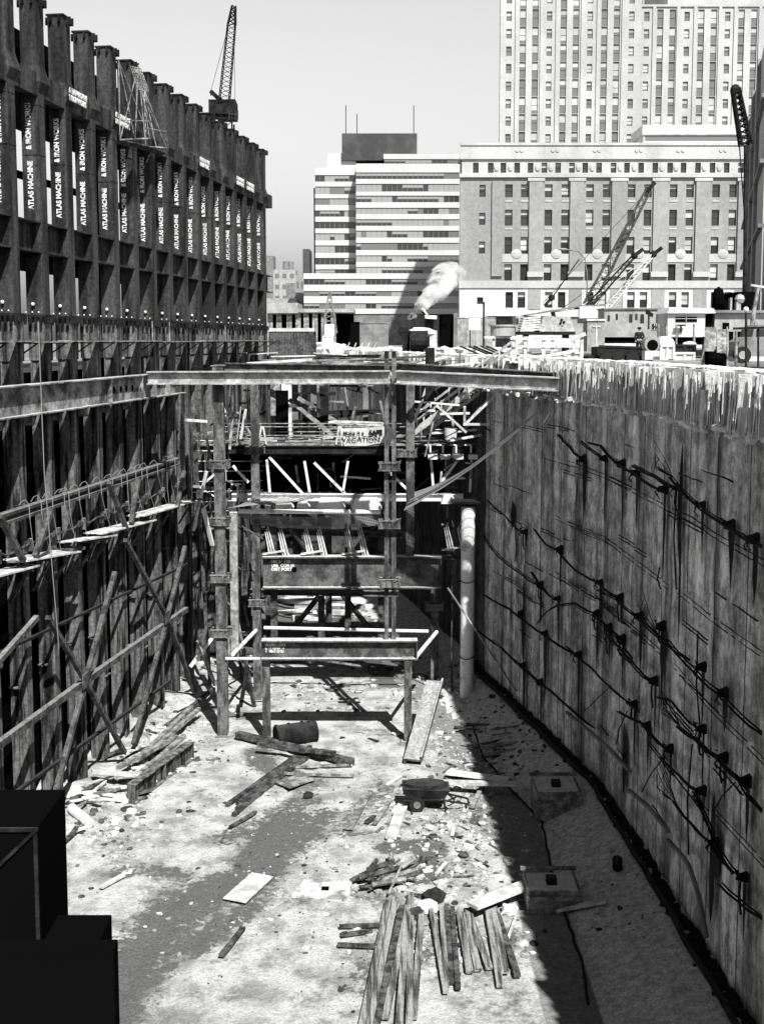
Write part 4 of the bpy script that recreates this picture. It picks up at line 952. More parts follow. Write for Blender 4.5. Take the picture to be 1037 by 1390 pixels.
gplank((595,1068),(730,1072),.42,'woodl','long bright plank leading to the far concrete pier box',.12,.25)
gplank((606,1052),(690,1062),.5,'lime','second bright plank above the one leading to the pier box',.12,.15)
gplank((640,1240),(720,1208),.62,'woodl','wide bright plank leaning towards the near concrete pier box',.12,.3)
gplank((640,1098),(664,1048),.2,'wood','narrow pale stick crossing the bright planks')
gplank((755,1238),(822,1226),.25,'lime','thin whitish plank below the near pier box')
gplank((686,1285),(700,1246),.1,'woodl','thin pale stick standing near the bottom pier box')
gplank((318,1225),(356,1190),1.0,'woodl','bright flat board alone on the dark wet patch',.05)
gplank((137,1207),(168,1190),.18,'woodl','small pale stick alone on the bright floor at left')
gplank((300,1300),(330,1262),.2,'woodd','low stick at the bottom of the floor'); 
gplank((90,1080),(175,1086),.6,'woodl','wide bright plank at the left behind the black steel bin',.15)
gplank((125,1055),(190,1060),.4,'woodl','second bright plank above it at the foot of the left wall',.12,.3)
mb=MB(); p=gp(97,1097,.25); q=gp(122,1118,.25); mb.tube([p,q],.24,12); mb.build('white_pipe','white',label='short white pipe piece beside the black steel bin',cat='pipe',smooth=False)
for k in range(34):
    f=R.random(); px=100+f*170+R.gauss(0,14); py=1120-f*160+R.gauss(0,16); p=gp(px,py); l=R.uniform(.8,2.4); a=R.uniform(-.3,1.4) if R.random()<.7 else R.uniform(-1.5,1.5)
    mb=MB(); d=V((math.cos(a)*l,math.sin(a)*l,R.uniform(-.3,.4))); c=V((p.x,p.y,gz(p.x,p.y)+.25)); mb.bar(c-d/2,c+d/2,R.uniform(.08,.25),R.uniform(.06,.12)); mb.build('timber_scrap',R.choice(['wood','woodl','woodd','lime']),label='scrap timber heaped along the foot of the left wall',cat='timber scrap',group='timber scraps heaped by the left wall')
for k,(a,b) in enumerate((((185,1032),(260,960)),((205,1020),(270,962)),((160,1042),(240,1000)),((228,985),(290,935)),((190,1050),(250,1000)))):
    p=gp(*a,.6); q=gp(*b,.7); mb=MB(); mb.bar(p,q,.24,.2); mb.build('heaped_timber',R.choice(['woodd','wood']),label='long dark timber lying in the heap at the foot of the left wall',cat='timber',group='long timbers in the left heap')
# channel form (steel trough) lower-left
a=gp(178,1082,.35); b=gp(258,1022,.35); t=thing('steel_form','long dark steel beam form lying on edge at the foot of the left wall','steel form',(a+b)/2)
mb=MB(); mb.ib(a+V((0,0,.15)),b+V((0,0,.15)),.95,.5,None,.05,.05,6); mb.build('beam','base',t)
# logs and sticks heap in centre bottom
for k in range(20):
    p=gp(R.gauss(515,18),R.gauss(1200,9)); l=R.uniform(.8,2.0); a=R.uniform(-.6,1.5); c=V((p.x,p.y,gz(p.x,p.y)+R.uniform(.1,.5))); d=V((math.cos(a)*l,math.sin(a)*l,R.uniform(-.2,.5)))
    mb=MB(); mb.tube([c-d/2,c+d/2],R.uniform(.05,.12),6); mb.build('stick','woodd' if R.random()<.6 else 'wood',label='stick in the tangled heap above the bottom plank row',cat='stick',group='sticks in the tangled heap')
for k in range(46):
    p=gp(R.gauss(590,55),R.gauss(1110,60)); l=R.uniform(.3,1.2); a=R.uniform(-1.5,1.5); c=V((p.x,p.y,gz(p.x,p.y)+.06)); d=V((math.cos(a)*l,math.sin(a)*l,R.uniform(-.05,.15)))
    mb=MB(); mb.bar(c-d/2,c+d/2,R.uniform(.05,.18),.05); mb.build('offcut',R.choice(['wood','woodl','woodd']),label='small timber offcut scattered on the floor around the hand cart',cat='offcut',group='small offcuts round the hand cart')
for k,(a,b,w_,n,mt,l) in enumerate((((505,1400),(545,1215),1.0,4,'plankw','leftmost weathered plank stack in the bottom row'),((553,1400),(560,1222),.75,3,'plankw','second plank stack in the bottom row, broken at its top'),((612,1345),(598,1235),.8,4,'plankw','third and darkest plank stack in the bottom row'),
      ((650,1325),(628,1240),.85,3,'plankw','fourth plank stack in the bottom row'),((690,1335),(665,1235),.8,3,'plankw','rightmost plank stack in the bottom row'))): warp(a,b,w_,n,mt,l,.14,.14)
for a,b in (((460,1260),(520,1258)),((462,1272),(505,1266)),((458,1285),(512,1287))): gplank(a,b,.13,'woodd','dark stick left of the bottom plank row, level '+str(['upper','middle','lower'][[1260,1272,1285].index(a[1])]),.12)
# stones singled out
for k,(px,py,r,m_,l) in enumerate(((588,1222,.38,'rockd','dark boulder above the bottom plank row'),(580,1238,.36,'ice','white stone under the dark boulder'),(563,1245,.3,'rockd','dark stone on the second plank stack'),(418,1083,.22,'rockd','small black stone alone on the pale floor'),(690,1060,.3,'rock','grey stone beside the far pier box plank'),(690,1240,.3,'ice','white stone by the near pier box'))):
    p=gp(px,py); mb=MB(); mb.ball((p.x,p.y,gz(p.x,p.y)+r*.5),r,10,(1.2,1,.75),.22); mb.build('boulder',m_,label=l,cat='stone')
mb=MB(); p=gp(837,1186); mb.tube([V((p.x,p.y,gz(p.x,p.y)+.25)),V((p.x+.1,p.y+.55,gz(p.x,p.y)+.35))],.2,12); mb.build('bucket','dark',label='small dark bucket lying alone on the right bank',cat='bucket')
# concrete slab with hole
c=gp(438,1210); t=thing('slab','pale concrete slab with a small square hole lying on the floor','slab',c)
mb=MB(); z=gz(c.x,c.y)+.12; mb.hexa([c+V(q) for q in ((-1.25,-.6,-.1),(1.1,-.8,-.1),(1.2,.6,-.1),(-.8,.8,-.1),(-1.2,-.55,.14),(1.05,-.75,.1),(1.15,.55,.2),(-.75,.75,.22))]); mb.build('slab_body','rock',t)
mb=MB(); mb.box(c+V((.1,-.1,.18)),(.3,.3,.02)); mb.build('hole','void',t)
# concrete pier boxes on the right
def pier(x0,yt,x1,ym,yb,lab):
    p=gp(x0,yb); q=gp(x1,yb-4); X0=p.x; X1=q.x; Y0=p.y; z0=gz(p.x,p.y)-.3; zt=at((x0+x1)/2,ym,Y0).z; Y1=at(x0,yt,Y0).y
    d=ray((x0+x1)/2,yt); Y1=(d*(zt/d.z)).y
    t=thing('pier_box',lab,'pier form',((X0+X1)/2,(Y0+Y1)/2,z0))
    mb=MB(); n=max(6,int((X1-X0)/.2)); x=X0
    for i in range(n): mb.b2((X0+(X1-X0)*i/n,Y0,z0),(X0+(X1-X0)*(i+.93)/n,Y0+.06,zt+R.uniform(-.04,.02)))
    mb.b2((X0,Y0+.065,z0),(X0+.06,Y1,zt)); mb.b2((X1-.06,Y0+.065,z0),(X1,Y1,zt)); mb.build('form_boards','wood',t)
    mb=MB(); mb.b2((X0+.07,Y0+.07,z0),(X1-.07,Y1-.05,zt-.12)); mb.build('concrete_fill','ice',t)
    mb=MB(); mb.b2((X0-.08,Y0-.1,zt-.35),(X1+.05,Y0-.005,zt-.18)); mb.build('waler_board','wood',t); mb=MB(); mb.b2((X0-.08,Y1,zt-.05),(X1+.1,Y1+.1,zt+.1)); mb.build('waler_board','wood',t)
    mb=MB(); c=V(((X0+X1)/2,(Y0+Y1)/2,zt)); mb.box(c,(.4,.4,.3)); mb.build('anchor_block','dark',t)
pier(727,1052,797,1075,1120,'far concrete pier box with boarded sides on the right bank'); pier(716,1180,790,1210,1242,'near concrete pier box with boarded sides on the right bank')
# ledge crack line along the slab, drawn as a black tube
mb=MB(); P=[gp(*q,.05) for q in ((640,985),(656,1030),(690,1068),(735,1118),(741,1150),(750,1195),(765,1235),(772,1260),(790,1310),(800,1380))]
for p in P: p.z+=.05
Q=[]
for a,b in zip(P,P[1:]):
    for i in range(5): c=a.lerp(b,i/5); c.x+=.12*noise.noise(V((c.y*2,0,0))); Q.append(c)
mb.tube(Q,.05,5); mb.build('crack_line','cable',label='black crack line along the edge of the right bank',cat='cable')
# toe gutter pipe and dark trench rubble along the wall foot
mb=MB(); pts=[]
y=28
while y<74: pts.append(V((rX(y)-.55+.15*noise.noise(V((y*.4,0,0))),y,gz(rX(y)-.5,y)+.15))); y+=1.2
mb.tube(pts,.12,8); mb.build('toe_pipe','dark',label='dark drain pipe running along the foot of the right wall',cat='pipe')
mb=MB(); y=28
while y<76:
    x=rX(y)-.05-abs(R.gauss(0,.16)); mb.ball((x,y,gz(x,y)-.03),R.uniform(.05,.22),6,(1.3,1.8,.7),.3); y+=.06
mb.build('toe_rubble','cable',label='black wet clods heaped along the foot of the right wall',kind='stuff')
for k in range(14):
    p=gp(R.uniform(640,700),R.uniform(985,1040)); l=R.uniform(1,3); a=R.uniform(-.2,.5); c=V((p.x,p.y,gz(p.x,p.y)+.1)); d=V((math.cos(a)*l,math.sin(a)*l,.05)); mb=MB(); mb.bar(c-d/2,c+d/2,.12,.08); mb.build('lath',R.choice(['woodd','wood']),label='lath lying near the foot of the pipe pile',cat='lath',group='laths near the pipe pile')
# left back: clutter props at far left behind post A
for k,(a,b,Y,mt) in enumerate((((270,540),(300,700),72,'brace'),((262,560),(285,930),72,'brace'),((322,560),(345,600),76,'wood'),((258,905),(300,850),70,'lime'),((275,760),(262,900),73,'base'),((312,800),(330,930),74,'dark'),((330,690),(322,860),75,'brace'),((252,570),(280,572),70,'woodl'),((262,590),(300,586),72,'wood'),((280,640),(262,720),71,'lime'),((276,690),(288,740),70,'lime'),((262,660),(300,664),72,'wood'),((268,870),(292,930),68,'wood'),((330,880),(345,960),69,'brace'),((326,960),(336,905),67,'dark'))):
    mb=MB(); mb.bar(at(*a,Y),at(*b,Y+1),R.uniform(.12,.24),.16); mb.build('shoring_timber',mt,label='shoring piece wedged between left wall and tall left post',cat='shoring',group='shoring pieces behind the tall left post')
mb=MB()
for k in range(8): mb.tube([at(262,598+k*14,73),at(356,600+k*13,79)],.03,4)
mb.build('wire_lines','lime',label='thin lines strung behind the tall left post',cat='wire')
# left return wall at end of tower and dark lagging
e=WL(95.6/.9905,-1.7,0)
mb=MB(); k=40
for i in range(k):
    x0=e.x-.2+( -10.3-e.x)*0; mb.b2((e.x-.5,95.6+i*1.4,-24),(e.x-.2+.08*(i%2),95.6+i*1.4+1.38,-1.4))
mb.b2((-12,95.7,-24),(e.x-.5,96.0,-1.4)); mb.build('lagging_wall','woodd',label='dark timber lagging wall beyond the end of the tower columns',cat='lagging wall')
# black steel bin in the near left corner
Y=36.; x1=at(88,1072,Y+3.2).x; zt=at(88,1072,Y+3.2).z
t=thing('muck_bin','huge black steel bin filling the near lower left corner','steel bin',(x1-3,Y+2,-22.2))
mb=MB(); mb.b2((x1-7,Y,-22.2),(x1,Y+3.2,zt)); mb.build('shell','void',t)
mb=MB(); mb.bar(V((x1,Y-.06,zt)),V((x1-3,Y-.06,zt-2.9)),.1,.12,(0,-1,0)); mb.b2((x1-7,Y-.08,zt-.1),(x1,Y-.005,zt+.03)); mb.build('rim_angle','dark',t)
mb=MB(); mb.b2((x1-4.2,Y-.05,-22),(x1-4.08,Y-.002,zt-.12)); mb.build('stiffening_rib','dark',t); mb=MB(); mb.b2((x1-.14,Y-.05,-22),(x1-.02,Y-.002,zt-.12)); mb.build('stiffening_rib','dark',t)
a=at(142,1262,Y+1); mb=MB(); mb.b2((x1+.003,Y-.8,-22.2),(a.x,Y+2,a.z)); a2=at(160,1275,Y-.8); mb.b2((x1-1,Y-1.4,-22.2),(a2.x,Y-.81,a2.z)); mb.build('chute_base','void',t)
# ================================================================ BACKDROP BUILDINGS
WM={}
def wmesh(kind,w_,h_,mats):
    key=(kind,round(w_,2),round(h_,2))
    if key in WM: return WM[key]
    mb=MB(); fw=.07
    mb.m=0
    for a,b in (((-w_/2,-h_/2),(w_/2,-h_/2+fw)),((-w_/2,h_/2-fw),(w_/2,h_/2)),((-w_/2,-h_/2+fw),(-w_/2+fw,h_/2-fw)),((w_/2-fw,-h_/2+fw),(w_/2,h_/2-fw))): mb.b2((a[0],-.06,a[1]),(b[0],0,b[1]))
    mb.b2((-w_/2+fw,-.05,-.04),(w_/2-fw,0,.04)); 
    f={0:0,1:.3,2:.5,3:.8}[kind]; zs=h_/2-fw-(h_-2*fw)*f
    mb.m=1; mb.poly([(-w_/2+fw,-.015,-h_/2+fw),(w_/2-fw,-.015,-h_/2+fw),(w_/2-fw,-.015,zs),(-w_/2+fw,-.015,zs)])
    if f: mb.m=2; mb.poly([(-w_/2+fw,-.02,zs),(w_/2-fw,-.02,zs),(w_/2-fw,-.02,h_/2-fw),(-w_/2+fw,-.02,h_/2-fw)])
    me=bpy.data.meshes.new('window'); me.from_pydata([tuple(p) for p in mb.v],[],mb.f)
    for m in mats: me.materials.append(M[m])
    me.polygons.foreach_set('material_index',mb.mi); WM[key]=me; return me
def facade(parent,name,x0,x1,z0,z1,Y,ops,mt,dep=.45,winfrac=(.4,.25,.2,.15),mats=('dark','glass','blind'),budget=[100]):
    """front wall facing the camera with real openings; ops = (cx,cz,w,h)"""
    mb=MB(); xs=sorted({x0,x1}|{round(c-w_/2,3) for c,_,w_,_ in ops}|{round(c+w_/2,3) for c,_,w_,_ in ops}); zs=sorted({z0,z1}|{round(z-h/2,3) for _,z,_,h in ops}|{round(z+h/2,3) for _,z,_,h in ops})
    import bisect
    cov=set()
    for c,z,w_,h in ops:
        i0=xs.index(round(c-w_/2,3)); i1=xs.index(round(c+w_/2,3)); j0=zs.index(round(z-h/2,3)); j1=zs.index(round(z+h/2,3))
        for i in range(i0,i1):
            for j in range(j0,j1): cov.add((i,j))
        a,b,e,f=c-w_/2,c+w_/2,z-h/2,z+h/2
        mb.poly([(a,Y,e),(b,Y,e),(b,Y+dep,e),(a,Y+dep,e)]); mb.poly([(a,Y,f),(a,Y+dep,f),(b,Y+dep,f),(b,Y,f)]); mb.poly([(a,Y,e),(a,Y+dep,e),(a,Y+dep,f),(a,Y,f)]); mb.poly([(b,Y,e),(b,Y,f),(b,Y+dep,f),(b,Y+dep,e)])
    for j in range(len(zs)-1):
        i=0
        while i<len(xs)-1:
            if (i,j) in cov: i+=1; continue
            k=i
            while k<len(xs)-1 and (k,j) not in cov: k+=1
            mb.poly([(xs[i],Y,zs[j]),(xs[k],Y,zs[j]),(xs[k],Y,zs[j+1]),(xs[i],Y,zs[j+1])]); i=k
    mb.build(name,mt,parent)
    o0=parent.location; rest=MB(); n=0
    ops2=sorted(ops,key=lambda o:-o[1]) if len(ops)>100 else ops
    for c,z,w_,h in ops:
        r=R.random(); k=0 if r<winfrac[0] else 1 if r<winfrac[0]+winfrac[1] else 2 if r<sum(winfrac[:3]) else 3
        me=wmesh(k,w_,h,mats)
        if budget[0]>0:
            o=bpy.data.objects.new('window',me); COL.objects.link(o); o.parent=parent; o.location=V((c,Y+dep,z))-o0; budget[0]-=1
        else:
            b=len(rest.v); 
            for v in me.vertices: rest.v.append(v.co+V((c,Y+dep,z)))
            for p in me.polygons: rest.f.append([b+i for i in p.vertices]); rest.mi.append(p.material_index)
    if rest.v: rest.build('windows',list(mats),parent,kind='stuff')
def XY(px,Y): return at(px,400,Y).x
def ZZ(py,Y): return at(518,py,Y).z
def trap(mb,x0,y0,z0,x1,y1,z1):
    k=y1/y0*1.01
    mb.prism([(x0,y0,z0),(x1,y0,z0),(x1*k,y1,z0),(x0*k,y1,z0)],(0,0,z1-z0))
# --- B2 limestone building
Y=212.; x0=XY(623,Y); x1=XY(1008,Y); zt=ZZ(197,Y); t=thing('stone_building','broad pale limestone building with tall pilasters and paired windows','building',((x0+x1)/2,Y,-1.35))
zp=lambda py:ZZ(py,Y); xp=lambda px:XY(px,Y); ops=[]
wy=[(269,21),(295,22),(332,22),(369,23),(408,22)]   # centre, height
prs=[(688.5,710),(742,764.5),(797.5,820),(853.5,875.5),(910,932),(967,990)]
wy=[(259,17),(295.5,21),(333,22),(370,22.5),(407,21)]
for a,b in prs:
    for k,(cy,h) in enumerate(wy):
        for c in (a,b): ops.append((round(xp(c+(0 if k<4 else (2 if c==a else -3))),2),round(zp(cy),2),1.35,round(h/1600*Y,2)))
for cy in (259,297,336): ops.append((round(xp(653),2),round(zp(cy),2),1.1,2.1))
ops.append((round(xp(651),2),round(zp(408),2),1.1,1.2))
up=[o for o in ops if o[1]>zp(385)]; lo=[o for o in ops if o[1]<=zp(385)]
facade(t,'front_wall',x0,x1,zp(385),zp(240),Y,up,'buff',.5,budget=[100]); facade(t,'base_wall',x0,x1,-1.35,zp(385),Y,lo,'white',.5,budget=[100])
for a,b in ((716,733),(771,789),(827,845),(883,901),(940,958),(996,1006)):
    mb=MB(); mb.b2((xp(a),Y-.12,zp(420)),(xp(b),Y-.002,zp(393))); mb.build('base_panel','buff',t)
ops=[]
for px in [644,664,681,699.5,717.5,736,754.5,773,791,809.5,829,847,866,885,905,923,942.5,962,981,1000]: ops.append((round(xp(px),2),round(zp(227.5),2),1.0,1.75))
facade(t,'attic_wall',x0+.3,x1-.3,zp(236),zp(216),Y+.25,ops,'lime_stone',.5,winfrac=(.8,.1,.1,0),budget=[40])
mb=MB(); mb.b2((x0-.2,Y-.5,zp(241)),(x1+.2,Y+.25,zp(236))); mb.b2((x0-.1,Y-.15,zp(216)),(x1+.1,Y+6,zp(213))); trap(mb,x0,Y-.1,zp(213),x1,Y+30,zp(197)); mb.b2((x0,Y-.3,zp(197.5)),(x1,Y+.4,zp(194)))
trap(mb,x0+.01,Y+1.2,-1.35,x1-.01,Y+30,zp(213))
mb.build('cornice','lime_stone',t)
mb=MB()   # roundels and urn carvings
for px in (699,705,747,753,803,809,859,865,915,921,972,978): c=V((xp(px),Y-.11,zp(204))); mb.tube([c,c+V((0,-.12,0))],.34,10)
for px in (672,690.5,727,745,782,800,838,857,894,913,951,971): mb.ball(V((xp(px),Y+.15,zp(227))),.62,8,(.8,.35,1.2)) 
mb.build('carving','lime_stone',t)
mb=MB()
for a,b in ((715,742-7),(770,790),(826,847),(882,903),(939,960),(996,1006),(665,681)):
    if b-a>5: mb.b2((xp(a)+.1,Y-.45,zp(375)),(xp(b)-.1,Y,zp(246)) ); 
mb.build('pilaster','buff',t)
mb=MB()
for a,b in ((714,736),(769,791),(825,848),(881,904),(938,961),(995,1007)): mb.b2((xp(a)-.05,Y-.55,zp(246)),(xp(b)+.05,Y,zp(242))); mb.b2((xp(a),Y-.6,zp(376)),(xp(b),Y-.0,zp(369)))
mb.b2((x0-.1,Y-.25,zp(391)),(x1+.1,Y-.003,zp(381)))
for a,b in prs:
    mb.b2((xp(a-8),Y-.12,zp(356)),(xp(b+8),Y-.004,zp(345))); 
    c=V((xp((a+b)/2),Y-.1,zp(345))); mb.ball(c,1.0,10,(1,.25,.9))
    for py in (274,311.5,349): 
        for q in (a,b): mb.b2((xp(q-5),Y-.1,zp(py)),(xp(q+5),Y-.002,zp(py-2)))
for a in (xp(681),xp(716)): pass
mb.build('stone_trim','lime_stone',t)
mb=MB(); mb.b2((x0,Y-.06,zp(420)),(x1,Y-.001,zp(391))) if 0 else None
for a,b in ((620.5,681),(717,735),(771,790),(827,848),(884,903),(941,960)): pass
for a,b in prs:
    A,B_=xp(a+2),xp(b-3)
    for u,v in ((A-1.55,A-.7),(A+.7,B_-.7),(B_+.7,B_+1.55)): mb.b2((u,Y-.3,zp(421)),(v,Y-.005,zp(392))) if 0 else None
# penthouse
mb=MB(); Yp=Y+14; mb.b2((XY(868,Yp),Yp,ZZ(198,Yp)),(XY(1005,Yp),Yp+10,ZZ(183,Yp))); mb.b2((XY(866,Yp),Yp-.4,ZZ(183,Yp)),(XY(1006,Yp),Yp+10,ZZ(170,Yp))); mb.build('roof_pavilion','white',t)
mb=MB(); mb.b2((XY(870,Yp),Yp-.05,ZZ(191,Yp)),(XY(1004,Yp),Yp-.003,ZZ(184.5,Yp))); mb.build('pavilion_glazing','glassm',t)
# --- B3 tall tower block
Y=262.; x0=XY(675,Y); x1=XY(1120,Y); t=thing('tower_block','tall pale office tower rising out of frame behind the limestone building','building',((x0+x1)/2,Y,-1.35)); zp=lambda py:ZZ(py,Y); xp=lambda px:XY(px,Y)
ops=[]
singles=[686.5,740,794,849]; pairs=[705,721.5,759,775.5,813,829.5]; 
for r_ in range(15):
    cy=-82+r_*23.75+2
    for px in singles: ops.append((round(xp(px),2),round(zp(cy+7),2),1.15,2.0))
    for px in pairs: ops.append((round(xp(px),2),round(zp(cy+9),2),1.35,3.6))
facade(t,'front_wall',x0,xp(862),-1.35,zp(-110),Y,ops,'lime_stone',.35,winfrac=(.15,.3,.35,.2),mats=('dark','glassm','blind'),budget=[60])
ops=[]
singles=[870,923.5,977.5,1032]; pairs=[888,904.5,942.5,959.5,996,1013]
for r_ in range(0,9):
    cy=-80+24+23.75*r_+21
    for k in (0,): 
        for px in singles: ops.append((round(xp(px),2),round(zp(cy+56),2),1.15,2.0))
        for px in pairs: ops.append((round(xp(px),2),round(zp(cy+58),2),1.35,3.6))
facade(t,'wing_wall',xp(862),x1,-1.35,zp(8),Y+.8,ops,'lime_stone',.35,winfrac=(.15,.3,.35,.2),mats=('dark','glassm','blind'),budget=[40])
mb=MB(); trap(mb,x0+.02,Y+1.4,-1.35,xp(862)-.01,Y+34,zp(-110)-.05); mb.b2((xp(862),Y+2,-1.35),(x1,Y+30,zp(8)-.05)); mb.b2((xp(862)+.01,Y+.5,zp(8)),(x1,Y+3,zp(5))); mb.b2((xp(905),Y+6,zp(8)),(x1,Y+30,zp(-60))); mb.build('wall_mass','lime_stone',t)
mb=MB()
for px in (697,730,750.5,784,805,838): mb.b2((xp(px)-.35,Y-.3,-1.35),(xp(px)+.35,Y-.002,zp(-110)))
for px in (880,912,934.5,967.5,988,1021): mb.b2((xp(px)-.35,Y+.5,-1.35),(xp(px)+.35,Y+.798,zp(8)))
mb.build('pilaster','lime_stone',t)
# --- B1 striped office block
Y=350.; xp=lambda px:XY(px,Y); zp=lambda py:ZZ(py,Y)
t=thing('striped_building','modern office block with alternating white bands and ribbon windows','building',(xp(520),Y,-1.35))
def ribbon(parent,px0,px1,rows,Yf,depth,side=False):
    X0,X1=XY(px0,Yf),XY(px1,Yf)
    for k,(a,b) in enumerate(rows):      # window band from py a to b
        z1,z0=ZZ(a,Yf),ZZ(b,Yf); mb=MB(); n=int((X1-X0)/1.45); i=0
        st=R.random()
        while i<n:
            run=R.randint(1,5); typ=R.random()
            for j in range(i,min(n,i+run)):
                xa=X0+(X1-X0)*j/n+.06; xb=X0+(X1-X0)*(j+1)/n-.06; zz=(z0+z1)/2
                if typ<.38: mb.m=1; mb.poly([(xa,Yf+.25,z0+.08),(xb,Yf+.25,z0+.08),(xb,Yf+.25,z1-.08),(xa,Yf+.25,z1-.08)])
                elif typ<.68: mb.m=0; mb.poly([(xa,Yf+.25,z0+.08),(xb,Yf+.25,z0+.08),(xb,Yf+.25,zz),(xa,Yf+.25,zz)]); mb.m=1; mb.poly([(xa,Yf+.25,zz),(xb,Yf+.25,zz),(xb,Yf+.25,z1-.08),(xa,Yf+.25,z1-.08)])
                elif typ<.8: mb.m=2; mb.poly([(xa,Yf+.25,z0+.08),(xb,Yf+.25,z0+.08),(xb,Yf+.25,z1-.08),(xa,Yf+.25,z1-.08)])
                else: mb.m=0; mb.poly([(xa,Yf+.25,z0+.08),(xb,Yf+.25,z0+.08),(xb,Yf+.25,z1-.08),(xa,Yf+.25,z1-.08)])
            i+=run
        mb.m=3; mb.poly([(X0,Yf+.3,z0),(X1,Yf+.3,z0),(X1,Yf+.3,z1),(X0,Yf+.3,z1)])
        mb.build('ribbon_window',['glass','glassm' if 0 else 'grey2','glassm','mull'],parent)
    mb=MB(); edges=[rows[0][0]]+[e for r_ in rows for e in r_]+[None]
    return X0,X1
M['grey2']=flat('ribbon glass with blinds',.33,.5); M['mull']=flat('mullion aluminium',.24,.5)
def band(parent,px0,px1,py0,py1,Yf,dep): 
    mb=MB(); mb.b2((XY(px0,Yf),Yf,ZZ(py1,Yf)),(XY(px1,Yf),Yf+dep,ZZ(py0,Yf))); return mb.build('white_band','spandrel',parent)
rr=[(234,243),(249.5,260),(265.5,274.5),(282,290.5),(297.5,306.5),(313,322.5),(329.5,339.5),(346.5,355.5),(362,371)]
band(t,483,622,222,234,Y,20)
for k,(a,b) in enumerate(rr):
    nx=rr[k+1][0] if k<len(rr)-1 else 371.5
    if nx>b+.6: band(t,483,622,b,nx,Y,20)
ribbon(t,483,622,rr,Y,20)
mb=MB(); mb.b2((xp(483)+.3,Y+.35,-1.35),(xp(622)-.3,Y+22,ZZ(222,Y))); mb.build('core','grey',t)
Yl=Y+7; rl=[(a+3.6,b+3.6) for a,b in rr[:9]]
band(t,428,487,228,rl[0][0],Yl,14)
for k,(a,b) in enumerate(rl):
    nx=rl[k+1][0] if k<len(rl)-1 else b+1
    band(t,428,487,b,nx,Yl,14)
ribbon(t,428,487,rl,Yl,14)
mb=MB(); mb.b2((XY(428,Yl)+.2,Yl+.35,-1.35),(XY(487,Yl),Yl+14.5,ZZ(229,Yl))); mb.build('core','grey',t)
mb=MB(); mb.b2((XY(423,Y),Yl+5,-1.35),(XY(428,Y),Yl+14,ZZ(248,Y))); mb.build('rear_wing','brickd',t)
Yb=Y-6; rb=[(378.5,386.5),(395,402),(411.5,419)]
band(t,412,622,371,378.5,Yb,8); band(t,412,622,386.5,395,Yb,8); band(t,412,622,402,411.5,Yb,8); band(t,440,622,419,426,Yb,8); ribbon(t,412,622,rb,Yb,8)
mb=MB(); mb.b2((XY(412,Yb)+.2,Yb+.35,-1.35),(XY(622,Yb)-.2,Yb+8,ZZ(371.5,Yb))); mb.build('podium_core','grey',t)
band(t,445,483,208,228,Y+9,8); band(t,520,621,209,216,Y+3,14)
ribbon(t,521,620,[(216,221.5)],Y+3,10)
mb=MB(); mb.b2((xp(463),Y+8,ZZ(212,Y)),(xp(566),Y+18,ZZ(181,Y+8))); mb.build('penthouse','brickd',t)
for px in (469,484,561):
    mb=MB(); mb.tube([at(px,185,Y+10),at(px,143 if px!=484 else 155,Y+10)],.12,4); mb.build('antenna','dark',t)
# far small buildings
def blk(label,px0,px1,py0,Y,mt,wins=0,mat2='glassm'):
    t=thing('far_building',label,'building',(XY((px0+px1)/2,Y),Y,-1.35)); mb=MB(); mb.b2((XY(px0,Y),Y,-1.35),(XY(px1,Y),Y+15,ZZ(py0,Y))); mb.build('wall',mt,t)
    if wins:
        c,r_=wins; W_=XY(px1,Y)-XY(px0,Y); zt=ZZ(py0,Y); fh=4.4
        for j in range(r_):
            for i in range(c):
                mb=MB(); cx=XY(px0,Y)+W_*(i+.5)/c; z=zt-3-j*fh*1.25; mb.b2((cx-W_/c*.28,Y-.05,z-1.3),(cx+W_/c*.28,Y-.004,z+1.0)); mb.build('window',mat2,t)
    return t
blk('distant white building with a grid of windows left of the striped block',371,401,366,600,'greyl',(3,5)); blk('distant grey slab cut by the steel columns',352,371,347,640,'grey'); blk('dark narrow block just left of the striped building',411,420,338,420,'brickd'); blk('low brick building left of the striped building',401,413,374,400,'buff',(2,4)); blk('low dark gabled building further left',388,402,384,420,'grey'); blk('long low pale building at the left horizon',350,401,405,390,'greyl')
t2=thing('roof_tank','pair of small round tanks on the distant white roof','water tank',at(388,366,605)); mb=MB()
for px in (388,394): mb.tube([at(px,366,605),at(px,355,605)],1.6,10)
mb.build('tank','grey',t2)
# B4 right edge building
t=thing('edge_building','tall building at the right edge with a dark brick side wall','building',(33,100,-1.35))
A=V((XY(1031,94),94,0)); Bq=V((XY(1006,150),150,0)); zt=ZZ(24,94)
mb=MB(); mb.prism([(A.x,A.y,-1.35),(Bq.x,Bq.y,-1.35),(Bq.x+40,Bq.y,-1.35),(A.x+40,A.y,-1.35)],(0,0,zt+1.35)); mb.build('wall','lime_stone',t)
mb=MB(); mb.b2((A.x+.3,A.y-.6,-1.35),(A.x+40,A.y-.02,ZZ(92,94))); mb.build('front_facing','greyl',t)
d=(Bq-A).normalized(); nn=V((-d.y,d.x,0))
for f in (.25,.5,.75):
    mb=MB(); c=A+d*f*56; mb.bar(V((c.x,c.y,-1))+nn*.15,V((c.x,c.y,zt))+nn*.15,.4,.3,(0,1,0)); mb.build('buttress','buff',t)
for z in (4,9,14,19):
    mb=MB(); mb.bar(A+nn*.1+V((0,0,z)),Bq+nn*.1+V((0,0,z)),.5,.3); mb.build('ledge','grey',t)
